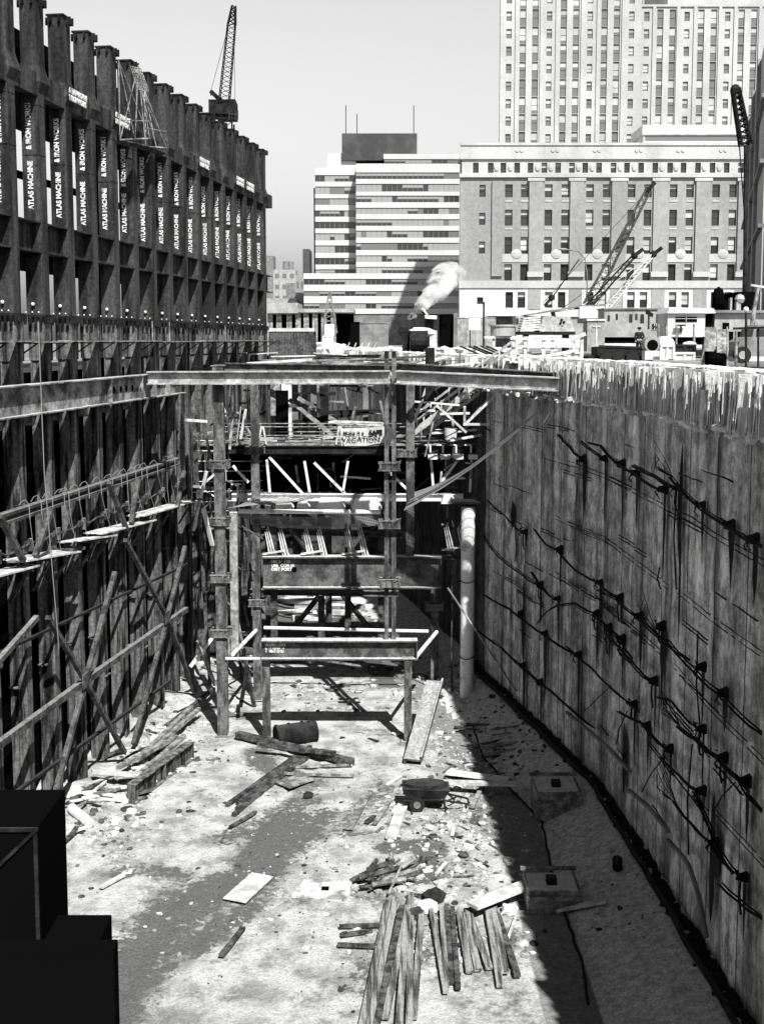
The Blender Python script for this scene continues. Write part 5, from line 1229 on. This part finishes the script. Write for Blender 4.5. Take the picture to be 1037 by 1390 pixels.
# ================================================================ STREET LEVEL THINGS
G=SZ
def P(px,Y,z=None): return V((XY(px,Y),Y,G if z is None else z))
def bx(mb,px0,px1,py0,py1,Y,dep):   # box between pixel columns/rows at depth Y (py1 None -> ground)
    z0=G if py1 is None else ZZ(py1,Y); mb.b2((XY(px0,Y),Y,z0),(XY(px1,Y),Y+dep,ZZ(py0,Y)))
# corrugated container
t=thing('corrugated_container','dark corrugated steel container at the end of the tower columns','container',P(393,97)); Y=97.
mb=MB(); x0=XY(364,Y); x1=XY(425,Y); z1=ZZ(450,Y); n=30
for i in range(n): a=x0+(x1-x0)*i/n; b=x0+(x1-x0)*(i+1)/n; mb.b2((a,Y-(.07 if i%2 else 0),G-.55),(b,Y+.1,z1))
mb.b2((x0+.01,Y+.1,G-.55),(x1-.01,Y+4,z1-.01)); mb.build('body','brace',t)
mb=MB(); bx(mb,363,426,445.5,450,Y-.1,4.2); mb.build('roof_edge','white',t)
mb=MB(); mb.b2((x0-.3,Y-.3,G-.9),(x1+.3,Y+4,G-.56)); mb.build('skid_beam','dark',t)
# arcade shed
t=thing('arcade_shed','long low roofed shed with open dark bays and pale posts','shed',P(400,160)); Y=160.
mb=MB(); 
for k,px in enumerate((366,378,392,404,415,427,439,452)): mb.b2((XY(px,Y)-.35,Y,G),(XY(px,Y)+.35,Y+.5,ZZ(424,Y)))
mb.build('posts','wood',t)
mb=MB(); bx(mb,362,404,411,425,Y-1,9); bx(mb,404,480,419,424,Y-.6,9); mb.build('roof','greyl',t)
mb=MB(); bx(mb,364,480,424.5,None,Y+8,.3); mb.build('back_wall','void',t)
mb=MB()
for _ in range(40): c=P(R.uniform(366,470),Y-R.uniform(1,4)); mb.ball(c+V((0,0,.5)),R.uniform(.4,1.1),6,(1,1,.6),.3)
mb.build('lumber_heap','lime',label='pale heaps of spoil and lumber in front of the low shed',kind='stuff')
# small derrick tripod and gate panel
t=thing('site_hoist','small tapered lattice hoist with a white box at its foot','hoist',P(447,140)); Y=140.
mb=MB(); lattice(mb,at(447,452,Y),at(447,395,Y),1.7,.15,9,.08,.05); mb.build('lattice_mast','grey',t)
mb=MB(); bx(mb,440,453,440,456,Y-1,1.2); mb.build('white_box','white',t)
def rect_obj(name,label,cat,px0,px1,py0,py1,Y,dep,mt,group=None):
    mb=MB(); bx(mb,px0,px1,py0,py1,Y,dep); w=XY(px1,Y)-XY(px0,Y); z0=G if py1 is None else ZZ(py1,Y); z1=ZZ(py0,Y)
    mb.b2((XY(px0,Y)-.05,Y-.08,z1),(XY(px1,Y)+.05,Y+dep+.05,z1+.1)); n=max(2,int(w/1.2))
    for i in range(n+1): x=XY(px0,Y)+w*i/n; mb.b2((x-.06,Y-.06,z0),(x+.06,Y-.001,z1-.001))
    return mb.build(name,mt,label=label,cat=cat,group=group)
rect_obj('crate_rack','pale slatted crate rack above the ice wall','rack',438,451,457,None,125,1.2,'lime')
rect_obj('site_shed','dark open fronted site shed with grey board side','shed',487,526,439,None,140,3,'grey')
rect_obj('site_hut','black narrow hut beside the grey board shed','hut',476,487,438,None,139,3,'void')
rect_obj('site_hoarding','long mid grey hoarding right of the dark gate','hoarding',620,672,432,None,150,.4,'concrete')
rect_obj('site_gate','tall black gate in the middle of the hoarding','gate',596,617,428,None,148,.5,'void')
rect_obj('gate_post','pale narrow gate post beside the black gate','gate post',616,620,426,None,147,.6,'grey')
rect_obj('site_office','dark low office behind the tank','site office',663,700,430,None,158,5,'dark')
rect_obj('yard_box','white box next to the black tracked machine','box',583,592,450,None,120,1.5,'white')
mb=MB()
for _ in range(150): 
    px=R.uniform(430,700); Y=R.uniform(118,150); c=P(px,Y); mb.ball(c+V((0,0,.25)),R.uniform(.2,.8),6,(1.2,1.2,.55),.35)
mb.build('spoil_heaps','ice',label='whitened spoil and rubbish heaped along the far rim of the pit',kind='stuff')
t=thing('notice_board','blank white notice board on posts in front of the hoarding','notice board',P(644,135)); Y=135.
mb=MB(); bx(mb,636,652,432,448,Y,.08); mb.build('board','white',t)
mb=MB(); bx(mb,637,638.5,448,None,Y+.1,.1); mb.build('post','dark',t)
mb=MB(); bx(mb,655,657.5,410,None,Y+.1,.2); mb.build('tall_post','dark',label='tall dark post standing right of the white notice board',cat='post')
# black machine (compressor) on the rim with steam
t=thing('rim_machine','black wheeled steam engine on the far rim with pale cover','machine',P(567,118)); Y=118.
mb=MB(); bx(mb,553,583,455,484,Y,2.5); mb.tube([at(556,462,Y-.6),at(580,462,Y-.6)],1.0,14); bx(mb,546,553,448,485,Y-.5,1.4); mb.ball(at(548,450,Y),.6,8); mb.build('body','dark',t)
mb=MB(); 
for px in (557,577): c=at(px,482,Y-.3); mb.tube([c,c+V((0,.3,0))],.9,16)
mb.build('wheel','rubber',t)
mb=MB(); mb.ball(at(572,451,Y+.5),1.0,10,(1.5,1,.5),.2); bx(mb,556,582,471,472.5,Y-.9,.1); bx(mb,556,557,456,484,Y-.9,.1); bx(mb,575,576,456,484,Y-.9,.1); mb.build('cover','ice',t)
t=thing('steam_jib','dark rig with a tilted pale chute where the steam rises','rig',P(575,140)); Y=140.
mb=MB(); bx(mb,561,563,424,None,Y,.3); bx(mb,576,588,430,446,Y,2); mb.bar(at(568,420,Y),at(590,434,Y),.8,.3); mb.build('frame','dark',t)
mb=MB(); mb.bar(at(572,418,Y-.5),at(580,428,Y-.5),.9,.2); mb.bar(at(576,430,Y-.6),at(592,431,Y-.6),.8,.4); mb.build('chute','lime',t)
mb=MB()
for k in range(5): mb.tube([at(470+k*9,476,112),at(474+k*9,465,112)],.05,4); 
mb.build('stake','woodl',label='row of thin pale stakes leaning on the far ice fringe',cat='stakes')
t=thing('round_tank','round pale shallow tank on a stand behind the stair head','tank',P(682,100)); Y=100.
mb=MB(); c=P(682,Y+1,ZZ(456,Y)); mb.tube([c,c+V((0,0,.8))],1.05,20); mb.tube([c+V((0,0,.8)),c+V((0,0,.95))],1.15,20); mb.build('tank_body','greyl',t)
mb=MB(); 
for dx in (-.8,.8): mb.b2((c.x+dx-.1,Y+.5,G),(c.x+dx+.1,Y+.7,c.z))
mb.b2((c.x-1.6,Y+.3,c.z-.2),(c.x+1.9,Y+1.6,c.z-.01)); mb.build('stand','woodl',t)
for k,(px,Y) in enumerate(((648,96),(655,97),(664,98),(672,95),(636,99))):
    mb=MB(); a=at(px-12,470,Y); b=at(px+14,481,Y-3); a.z=max(a.z,G+.3); mb.bar(a,b,.16,.12); mb.build('rail','woodd',label='dark rail in the loose pile left of the stair head',cat='rail',group='dark rails piled left of the stair head')
# timber deck with rails at stair head (700-800, 455-495)
t=thing('street_deck','white timber landing with heavy rails at the head of the stair','landing',P(745,66)); Y=66.
mb=MB(); mb.b2((XY(692,Y),Y,ZZ(493,Y)),(XY(800,Y),Y+4,ZZ(490,Y))); mb.build('deck','woodl',t)
mb=MB()
for px in (697,713,738,750,778,790): mb.b2((XY(px,Y)-.09,Y-.05,ZZ(492,Y)),(XY(px,Y)+.09,Y+.1,ZZ(457,Y)))
for px in (705,760,775): mb.b2((XY(px,Y)-.06,Y-.05,ZZ(520,Y)),(XY(px,Y)+.06,Y+.08,ZZ(488,Y)))
mb.build('post','woodl',t)
mb=MB(); mb.bar(at(692,459.5,Y-.1),at(780,461,Y-.1),.06,.13); mb.bar(at(775,462,Y-.1),at(794,453,Y-.15),.08,.2); mb.bar(at(695,470,Y-.1),at(770,470.5,Y-.1),.06,.12); mb.bar(at(722,487,Y-.2),at(784,475,Y-.2),.08,.16); mb.bar(at(722,484,Y-.15),at(800,487,Y-.15),.08,.14); mb.bar(at(755,466,Y-.2),at(778,466,Y-.2),.08,.45); mb.build('rail','woodl',t)
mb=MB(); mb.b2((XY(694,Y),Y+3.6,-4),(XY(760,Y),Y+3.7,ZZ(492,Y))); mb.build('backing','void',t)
mb=MB()
for k in range(16):
    px=R.uniform(700,800); c=at(px,489,Y+R.uniform(-.3,1)); mb.tube([c,c+V((R.uniform(-.2,.2),-.1,-R.uniform(.3,1.2)))],.025,4)
mb.build('icicle','ice',t)
for k in range(8):
    a=at(R.uniform(700,770),R.uniform(474,486),Y+R.uniform(1,3)); mb=MB(); mb.bar(a,a+V((R.uniform(.8,2),R.uniform(-.3,.5),R.uniform(-.2,.4))),.16,.08); mb.build('loose_plank',R.choice(['woodl','lime','woodd']),label='loose plank dumped on the white timber landing',cat='plank',group='planks on the timber landing')
# dump body with slatted tailboard
t=thing('skip_body','grey sloped steel hopper with a white slatted end behind the landing','hopper',P(742,84)); Y=84.
z0=ZZ(450,Y); z1=ZZ(430,Y)
mb=MB(); q=[(XY(732,Y),Y,z0),(XY(780,Y),Y,z0),(XY(782,Y),Y+3,z0),(XY(732,Y),Y+3,z0),(XY(738,Y),Y+.6,z1),(XY(776,Y),Y+.6,z1),(XY(776,Y),Y+2.8,z1),(XY(738,Y),Y+2.8,z1)]; mb.hexa(q); mb.build('body','concrete',t)
mb=MB()
for k in range(6):
    f=k/6; mb.hexa([(XY(706+5*f,Y),Y-.05,z0+(z1-z0)*f),(XY(733+1*f,Y),Y-.05,z0+(z1-z0)*(f+.1)),(XY(733,Y),Y+2,z0+(z1-z0)*(f+.1)),(XY(706+5*f,Y),Y+2,z0+(z1-z0)*f),(XY(706+5*f,Y),Y-.05,z0+(z1-z0)*(f+.1)),(XY(733,Y),Y-.05,z0+(z1-z0)*(f+.2)),(XY(733,Y),Y+2,z0+(z1-z0)*(f+.2)),(XY(706+5*f,Y),Y+2,z0+(z1-z0)*(f+.1))])
mb.build('slatted_end','white',t)
mb=MB(); mb.b2((XY(706,Y),Y,z0-.22),(XY(781,Y),Y+3,z0-.003)); 
for px in (715,770): mb.b2((XY(px,Y),Y+.5,G),(XY(px+4,Y),Y+2.5,z0-.22))
mb.build('chassis','dark',t)
mb=MB()
for px,py in ((762,434),(760,439),(762,443),(758,446),(765,437)): c=at(px,py,Y+.2); mb.tube([c,c+V((0,.5,0))],.08,6)
mb.build('bolt_hole','void',t)
# outhouse box & dark trailer bed
t=thing('site_box','tall grey boarded box with a pale T shaped mark','box',P(808,78)); Y=78.
mb=MB(); n=9
for i in range(n): a=XY(797,Y)+(XY(821,Y)-XY(797,Y))*i/n; b=XY(797,Y)+(XY(821,Y)-XY(797,Y))*(i+.95)/n; mb.b2((a,Y,ZZ(477,Y)),(b,Y+.06,ZZ(435,Y)))
mb.b2((XY(797,Y),Y+.065,ZZ(477,Y)),(XY(821,Y),Y+1.6,ZZ(435.5,Y))); mb.build('boards','concrete',t)
mb=MB(); bx(mb,804,815,442,444,Y-.06,.05); bx(mb,808.5,810.5,444.2,470,Y-.06,.05); mb.b2((XY(796,Y),Y-.1,ZZ(435.4,Y)),(XY(822,Y),Y+1.7,ZZ(433,Y))); mb.build('trim','woodl',t)
t=thing('flat_trailer','black low flat trailer with railings parked along the rim','trailer',P(840,62)); Y=62.
mb=MB(); mb.b2((XY(812,Y),Y,ZZ(483,Y)),(XY(878,Y),Y+2,ZZ(471,Y))); mb.b2((XY(800,Y),Y+.3,G),(XY(876,Y),Y+1.8,ZZ(483,Y))); mb.bar(at(812,470,Y),at(878,472,Y),.1,.12); mb.build('bed','dark',t)
mb=MB()
for px in (822,838,858): c=at(px,487,Y-.1); mb.tube([c,c+V((0,.3,0))],.35,14)
mb.build('wheel','rubber',t)
# long site trailer with sign
t=thing('office_trailer','long pale site office trailer with small windows and a SHAMON sign','office trailer',P(860,100)); Y=100.
mb=MB(); bx(mb,820,905,420,457,Y,3); mb.build('body','greyl',t)
mb=MB(); bx(mb,819,906,418,420,Y-.15,3.3); mb.build('roof','grey',t)
for px,py,w_,h in ((826,432,3,8),(837,430,3,8),(856,432,4.5,11),(863.5,430,3,8),(871.5,432.5,5,12),(893,432,5,12),(901.5,432,5,12)):
    mb=MB(); bx(mb,px-w_/2,px+w_/2,py-h/2,py+h/2,Y-.04,.03); f=mb.build('window','glass',t)
mb=MB(); bx(mb,884,902,439.5,448,Y-.04,.03); mb.build('sign_panel','white',t)
text('SHAMON',.62,V((XY(884.5,Y),Y-.06,ZZ(446.8,Y))),(1,0,0),(0,0,1),t,'lettering','cable',bold=.05,sx=.45*1.05)
text('EXCAVATION',.16,V((XY(885,Y),Y-.06,ZZ(450.5,Y))),(1,0,0),(0,0,1),t,'lettering','grey',bold=.01,sx=.9) if 0 else None
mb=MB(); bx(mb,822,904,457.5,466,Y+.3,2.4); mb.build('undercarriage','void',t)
t=thing('office_trailer','pale trailer with a white slanting roof left of the long office trailer','office trailer',P(760,115)); Y=115.
mb=MB(); bx(mb,700,821,429,455,Y,3); mb.build('body','greyl',t)
mb=MB(); mb.prism([at(754,430,Y-.2),at(790,430,Y-.2),at(796,419,Y-.2),at(752,422,Y-.2)],(0,3,0)); bx(mb,786,820,416,432,Y-.4,3.2); mb.build('white_lean_to','white',t)
mb=MB(); mb.prism([at(715,429,Y-.3),at(790,416,Y-.3),at(821,416,Y-.3),at(821,414,Y-.3),at(788,414,Y-.3),at(712,427,Y-.3)],(0,3.4,0)); mb.build('roof','grey',t)
mb=MB(); 
for px in (702,716,722,728): bx(mb,px-1.5,px+1.5,432,440,Y-.05,.04)
mb.build('window','glass',t)
# white trailer/canteen
t=thing('white_trailer','bright white canteen trailer with one wide dark window','trailer',P(932,84)); Y=84.
mb=MB(); bx(mb,906,957,425,457,Y,3.2); mb.build('body','white',t)
mb=MB(); mb.prism([at(906,425,Y-.3),at(970,425,Y-.3),at(968,419,Y+.5),at(908,417,Y+.5)],(0,3.6,0)); mb.build('roof','ice',t)
mb=MB(); bx(mb,917,946,430,437,Y-.05,.04); mb.build('window','void',t)
mb=MB(); bx(mb,917,946,432.2,432.8,Y-.09,.03); bx(mb,931,931.7,430,437,Y-.09,.03); mb.build('window_bar','white',t)
mb=MB(); bx(mb,918,931,440.5,442.5,Y-.5,.3); bx(mb,923.5,925.5,442.5,451,Y-.4,.1); mb.build('bracket_light','dark',t)
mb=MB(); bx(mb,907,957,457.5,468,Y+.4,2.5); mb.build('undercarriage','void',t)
t=thing('dark_trailer','flat roofed grey trailer at the right behind the street lamp','trailer',P(1010,88)); Y=88.
mb=MB(); bx(mb,970,1080,424,470,Y,3); mb.build('body','greyl',t)
mb=MB(); bx(mb,957,1082,421,424.5,Y-.4,3.6); mb.build('roof','grey',t)
mb=MB(); bx(mb,981,990,438,447,Y-.05,.04); bx(mb,960,967,425,445,Y+.2,.5); mb.build('window','void',t)
mb=MB(); bx(mb,1000,1017,450,458,Y-.06,.04); bx(mb,987,996,450,476,Y-.06,.04); mb.build('door','void',t)
t=thing('white_chest','pale boxes stacked before the grey trailer','chest',P(1015,80))
bpy.data.objects.remove(t)
# leaning plywood / tarps
for k,(x0,y0,x1,y1,Y,tw,lab) in enumerate(((957,444,968,500,54,-9,'tall pale plywood sheet leaning left on the rim, slightly twisted'),(973,447,985,480,55,0,'upright pale plywood sheet between the leaning sheet and the truck'))):
    mb=MB(); n=6
    for i in range(n+1):
        f=i/n; py=y0+(y1-y0)*f; xa=x0-1+tw*f*f; xb=x1+3+tw*f*f*.4
        a=at(xa,py,Y-.3*f); b=at(xb,py,Y-.3*f+.1*math.sin(f*5)); mb.v+=[a,b,b+V((0,.06,0)),a+V((0,.06,0))]
    for i in range(n):
        o=i*4
        for j in range(4): mb.face([o+j,o+(j+1)%4,o+4+(j+1)%4,o+4+j])
    mb.face([0,3,2,1]); mb.build('plywood_sheet','wood',label=lab,cat='plywood sheet')
mb=MB(); bx(mb,964,974,477,497,53,1.2); bx(mb,976,988,484,498,54,1); mb.ball(at(972,486,53),.3,8,(1.3,1,.8),.3); mb.build('scrap_bin','void',label='black scrap box at the foot of the plywood sheets',cat='scrap box')
# barrels / generators
for k,(px,Y,lab,mt) in enumerate(((884,56,'left round hooded lamp drum on the rim beside the black trailer','greyl'),(903,57,'right round hooded lamp drum on the rim','lime'))):
    t=thing('hooded_drum',lab,'drum',P(px,Y),'hooded drums on the rim'); c=P(px,Y,ZZ(467,Y))
    mb=MB(); mb.tube([c+V((0,-.35,0)),c+V((0,.4,0))],.38,18); mb.build('hood',mt,t)
    mb=MB(); mb.tube([c+V((0,-.37,-.05)),c+V((0,-.355,-.05))],.26,16); mb.build('face','void' if k==0 else 'white',t)
    mb=MB(); mb.b2((c.x-.35,Y-.4,ZZ(488,Y)),(c.x+.35,Y+.3,ZZ(476,Y))); mb.build('white_base','white',t)
rect_obj('propped_board','white square panel propped on the rim right of the drums','panel',898,915,471,487,55,.1,'white')
rect_obj('rim_box','dark crate with a white cap on the rim','crate',916,944,470,480,57,1.2,'dark')
rect_obj('rim_box','white crate beneath the dark crate on the rim','crate',917,943,481,489,56,1.2,'white')
mb=MB(); mb.ball(at(935,468,57.3),.25,8,(1.5,1,.7)); mb.build('snow_lump','ice',label='white lump on the dark rim crate',cat='lump')
# posts on the rim
for k,(px,y0,y1,Y,r) in enumerate(((893,440,486,57,.035),(903.5,440,470,58,.07),(917,441,470,57,.05),(941,440,470,58,.06),(986,443,497,53,.04),(998,449,497,53,.07),(1011.5,430,499,52,.05),(1028,445,499,52,.05))):
    if px==1011.5: continue
    mb=MB(); a=at(px,y1,Y); mb.tube([a,at(px,y0,Y)],r,6); mb.build('rim_stake','wood' if px<1000 else 'dark',label='thin stake standing on the right rim of the pit',cat='stake',group='thin stakes on the right rim')
t=thing('globe_lamp','globe street lamp on a thin dark post at the right rim','street lamp',P(1011.5,52)); Y=52.
mb=MB(); mb.tube([at(1011.5,499,Y),at(1011.5,424,Y)],.055,8); mb.build('post','dark',t)
mb=MB(); mb.ball(at(1011.5,420,Y),.12,12); mb.build('globe','lamp',t,smooth=True)
mb=MB(); mb.bar(at(994,446,Y-.1),at(1060,444,Y-.1),.08,.1); mb.build('cross_rail','dark',label='dark horizontal rail in front of the parked truck',cat='rail')
t=thing('street_lamp','tall gooseneck street lamp before the stone building','street lamp',P(797,185)); Y=185.
mb=MB(); mb.tube([P(797,Y),at(796,370,Y),at(793,351,Y),at(784,341,Y),at(762,338,Y)],.09,8); mb.build('post','grey',t)
mb=MB(); mb.ball(at(763,338.5,Y),.5,8,(1.6,.6,.4)); mb.build('lamp_head','greyl',t)
# sign post
t=thing('rim_sign','dark tilted sign board seen from behind on a post by the long trailer','sign',P(880,75)); Y=75.
mb=MB(); bx(mb,879.5,881.5,424,447,Y,.1); mb.build('post','dark',t)
mb=MB(); mb.prism([at(876,419,Y-.05),at(886,426,Y-.05),at(885,431,Y-.05),at(875.5,426,Y-.05)],(0,.08,0)); mb.build('board','dark',t)
# truck at the right edge
t=thing('parked_truck','rounded grey truck parked at the right edge of the street','truck',P(1040,58)); Y=58.
mb=MB()
pr=[(1000,489),(999,474),(1003,464),(1012,459),(1020,457),(1022,447),(1028,441),(1075,440),(1077,489)]
mb.prism([at(a,b,Y) for a,b in pr],(0,2.0,0)); mb.build('body','grey',t)
mb=MB(); mb.prism([at(1026,447,Y-.02),at(1046,446,Y-.02),at(1046,456,Y-.02),at(1025,457,Y-.02)],(0,.01,0)); mb.build('side_window','glass',t)
for px in (1007,1064):
    mb=MB(); c=at(px,482,Y-.1); mb.tube([c,c+V((0,.3,0))],.42,20); wq=mb.build('wheel','rubber',t)
    mb=MB(); mb.tube([c+V((0,-.03,0)),c+V((0,.05,0))],.2,14); mb.build('hub','greyl',wq)
mb=MB(); mb.b2((XY(998,Y),Y-.15,ZZ(491,Y)),(XY(1000.5,Y),Y+2.1,ZZ(484,Y))); bx(mb,1015,1058,484,490,Y-.08,.06); mb.build('bumper','white',t)
mb=MB(); c=at(1002,470,Y+.3); mb.tube([c,c+V((-.1,0,0))],.14,12); mb.build('headlight','lamp',t)
# dark crane mast near right building and others
t=thing('lattice_boom','black lattice crane boom before the right edge building','crane boom',P(1012,92)); Y=92.
mb=MB(); lattice(mb,at(1011,197,Y),at(997,120,Y),.75,.5,10,.1,.08); mb.tube([at(1011,197,Y),P(1012,Y)],.15,6); mb.ball(at(997,121,Y),.4,8); mb.build('boom','dark',t)
mb=MB(); mb.tube([at(997,121,Y),at(1012,330,Y)],.05,4); mb.build('cables','dark',t)
t=thing('dark_machinery','black crane cabs and tanks massed under the right edge building','crane cab',P(1010,91.5)); Y=91.5
mb=MB(); bx(mb,1001,1028,396,421,Y,4); bx(mb,983,1001,407,421,Y+1,3); bx(mb,970.5,977,398,421,Y,1); mb.ball(at(974,403,Y),.5,8,(1,1,1.6)); mb.bar(at(977,397,Y),at(985,420,Y),.3,.3); mb.b2((XY(968,Y),Y+.5,G),(XY(1040,Y),Y+3,ZZ(421,Y))); mb.build('cab','void',t)
mb=MB(); bx(mb,990.5,993,404,421,Y-.5,.5); bx(mb,999,1005,410,421,Y-.5,.6); mb.ball(at(1003,406,Y-.3),.4,8); mb.build('exhaust_stack','greyl',t)
t=thing('telegraph_pole','pale leaning pole with a crossarm at the right edge','pole',P(1022,70)); Y=70.
mb=MB(); mb.tube([at(1021,430,Y),at(1028,390,Y)],.14,8,r2=.1); mb.tube([at(1021,430,Y),P(1020,Y)],.15,8); mb.build('shaft','wood',t); mb=MB(); mb.bar(at(1018,387,Y),at(1045,391,Y),.12,.12); mb.build('crossarm','woodl',t)
# three crawler crane booms in front of the stone building
for k,(b0,b1,Y,w0,lab,mt) in enumerate((((797,415),(879,258),170,1.3,'longest dark lattice crane boom crossing the stone building','brace'),((776,440),(860,347),165,.9,'middle dark crane boom crossing the stone building','dark'),((812,430),(886,345),168,.8,'pale rightmost thin crane boom crossing the stone building','lime'))):
    t=thing('crane_boom',lab,'crane boom',P(b0[0],Y),'crane booms before the stone building'); a=at(*b0,Y); b=at(*b1,Y)
    mb=MB(); lattice(mb,a,b,w0,w0*.5,18,.075 if k else .11,.05); mb.build('boom',mt,t)
    mb=MB(); mb.ball(b,.55,6); mb.bar(b,b+(b-a).normalized()*1.2+V((.4,0,0)),.4,.5); mb.build('boom_head','dark',t)
    mb=MB(); mb.tube([b,at(b0[0]-(62 if k==0 else 40),b0[1]-2,Y)],.04,4); mb.tube([b,at(b0[0]+12,b0[1],Y)],.03,4)
    if k==0: mb.bar(a.lerp(b,.47),a.lerp(b,.66),.35,.5)
    mb.build('pendant_lines',mt,t)
t=thing('crane_boom','thin dark derrick line with a hook block low before the stone building','crane boom',P(745,160)); 
mb=MB(); mb.tube([at(748,405,160),at(785,352,160)],.08,4); mb.tube([at(738,415,160),at(748,405,160)],.2,6); mb.ball(at(748,404,160),.5,6); mb.build('boom','dark',t)
# person on the rim
def person(name,label,c,h,yaw=0):
    t=thing(name,label,'person',c); s=h/1.75
    J=[(0,0,.95,.15,.11),(0,0,1.15,.145,.10),(0,0,1.35,.17,.11),(0,0,1.47,.07,.07),(0,0,1.56,.05,.05),(0,.01,1.64,.095,.105),(0,.0,1.72,.085,.09),
       (-.1,0,.88,.10,.10),(-.11,.02,.5,.07,.075),(-.12,0,.1,.05,.055),(-.13,-.14,.04,.045,.035),(.1,0,.88,.10,.10),(.12,-.02,.5,.07,.075),(.13,.02,.1,.05,.055),(.14,-.12,.04,.045,.035),
       (-.21,0,1.41,.065,.065),(-.27,.03,1.14,.05,.05),(-.24,-.1,.92,.035,.04),(-.22,-.14,.84,.03,.04),(.21,0,1.41,.065,.065),(.3,.03,1.15,.05,.05),(.22,-.12,.98,.035,.04),(.18,-.16,.92,.03,.04)]
    E=[(0,1),(1,2),(2,3),(3,4),(4,5),(5,6),(0,7),(7,8),(8,9),(9,10),(0,11),(11,12),(12,13),(13,14),(2,15),(15,16),(16,17),(17,18),(2,19),(19,20),(20,21),(21,22)]
    def skin(nm,js,es,mt,k=1.):
        me=bpy.data.meshes.new(nm); me.from_pydata([(j[0]*s,j[1]*s,j[2]*s) for j in js],es,[]); me.materials.append(M[mt]); o=bpy.data.objects.new(nm,me); COL.objects.link(o); o.parent=t
        md=o.modifiers.new('s','SKIN'); 
        for i,j in enumerate(js): me.skin_vertices[0].data[i].radius=(j[3]*s*k,j[4]*s*k)
        me.skin_vertices[0].data[0].use_root=True; md2=o.modifiers.new('u','SUBSURF'); md2.levels=md2.render_levels=1; return o
    skin('body',J,E,'skin'); skin('jacket',[J[i] for i in (0,1,2,3,15,16,17,19,20,21)],[(0,1),(1,2),(2,3),(2,4),(4,5),(5,6),(2,7),(7,8),(8,9)],'cloth',1.22)
    skin('trousers',[J[i] for i in (0,7,8,9,11,12,13)],[(0,1),(1,2),(2,3),(0,4),(4,5),(5,6)],'cloth',1.25)
    o0=V(c); mb=MB(); hc=o0+V((0,0,1.71*s)); mb.ball(hc,.125*s,12,(1,1.1,.75)); mb.tube([hc+V((0,0,-.02)),hc+V((0,0,.0))],.16*s,14); mb.build('hard_hat','dark',t,smooth=True)
Yp=75.; c=P(868,Yp); mb=MB(); mb.box(c+V((0,0,.1)),(1.6,.9,.2)); mb.box(c+V((.1,0,.28)),(1.4,.8,.15)); mb.build('baulk_stack','woodd',label='low stack of dark baulks under the standing person',cat='timber stack')
person('person','person in dark work clothes and hat standing before the long trailer',c+V((0,0,.36)),1.8)
# ------------------------------------------------ steam
def steam():
    pts=[(557,432,2.2),(569,418,4),(581,406,6),(592,394,8),(600,382,10),(607,372,11),(618,378,8)]
    mb=MB(); Y=138.
    P_=[(at(a,b,Y+i*1.2),r*.145) for i,(a,b,r) in enumerate(pts)]
    for (p,r),(q,r2) in zip(P_,P_[1:]):
        for j in range(3):
            f=j/3; c=p.lerp(q,f)+V((R.uniform(-.3,.3),R.uniform(-.3,.3),R.uniform(-.3,.3)))
            mb.ball(c,(r+(r2-r)*f)*1.0,10,(1.25,1,1),.15)
    m=bpy.data.materials.new('steam'); m.use_nodes=True; t=m.node_tree; t.nodes.remove(t.nodes['Principled BSDF']); out=t.nodes['Material Output']
    v=t.nodes.new('ShaderNodeVolumePrincipled'); v.inputs['Color'].default_value=(.97,.97,.97,1); v.inputs['Anisotropy'].default_value=-.25
    n=t.nodes.new('ShaderNodeTexNoise'); n.inputs['Scale'].default_value=.55; n.inputs['Detail'].default_value=7; g=t.nodes.new('ShaderNodeNewGeometry'); t.links.new(g.outputs['Position'],n.inputs['Vector'])
    r=t.nodes.new('ShaderNodeMapRange'); r.inputs[1].default_value=.40; r.inputs[2].default_value=.70; r.inputs[3].default_value=.0; r.inputs[4].default_value=2.4; t.links.new(n.outputs[0],r.inputs[0]); t.links.new(r.outputs[0],v.inputs['Density']); t.links.new(v.outputs[0],out.inputs['Volume'])
    M['steam']=m
    return mb
mb=steam(); o=mb.build('steam_plume','steam',label='white steam plume drifting up before the striped building',kind='stuff')
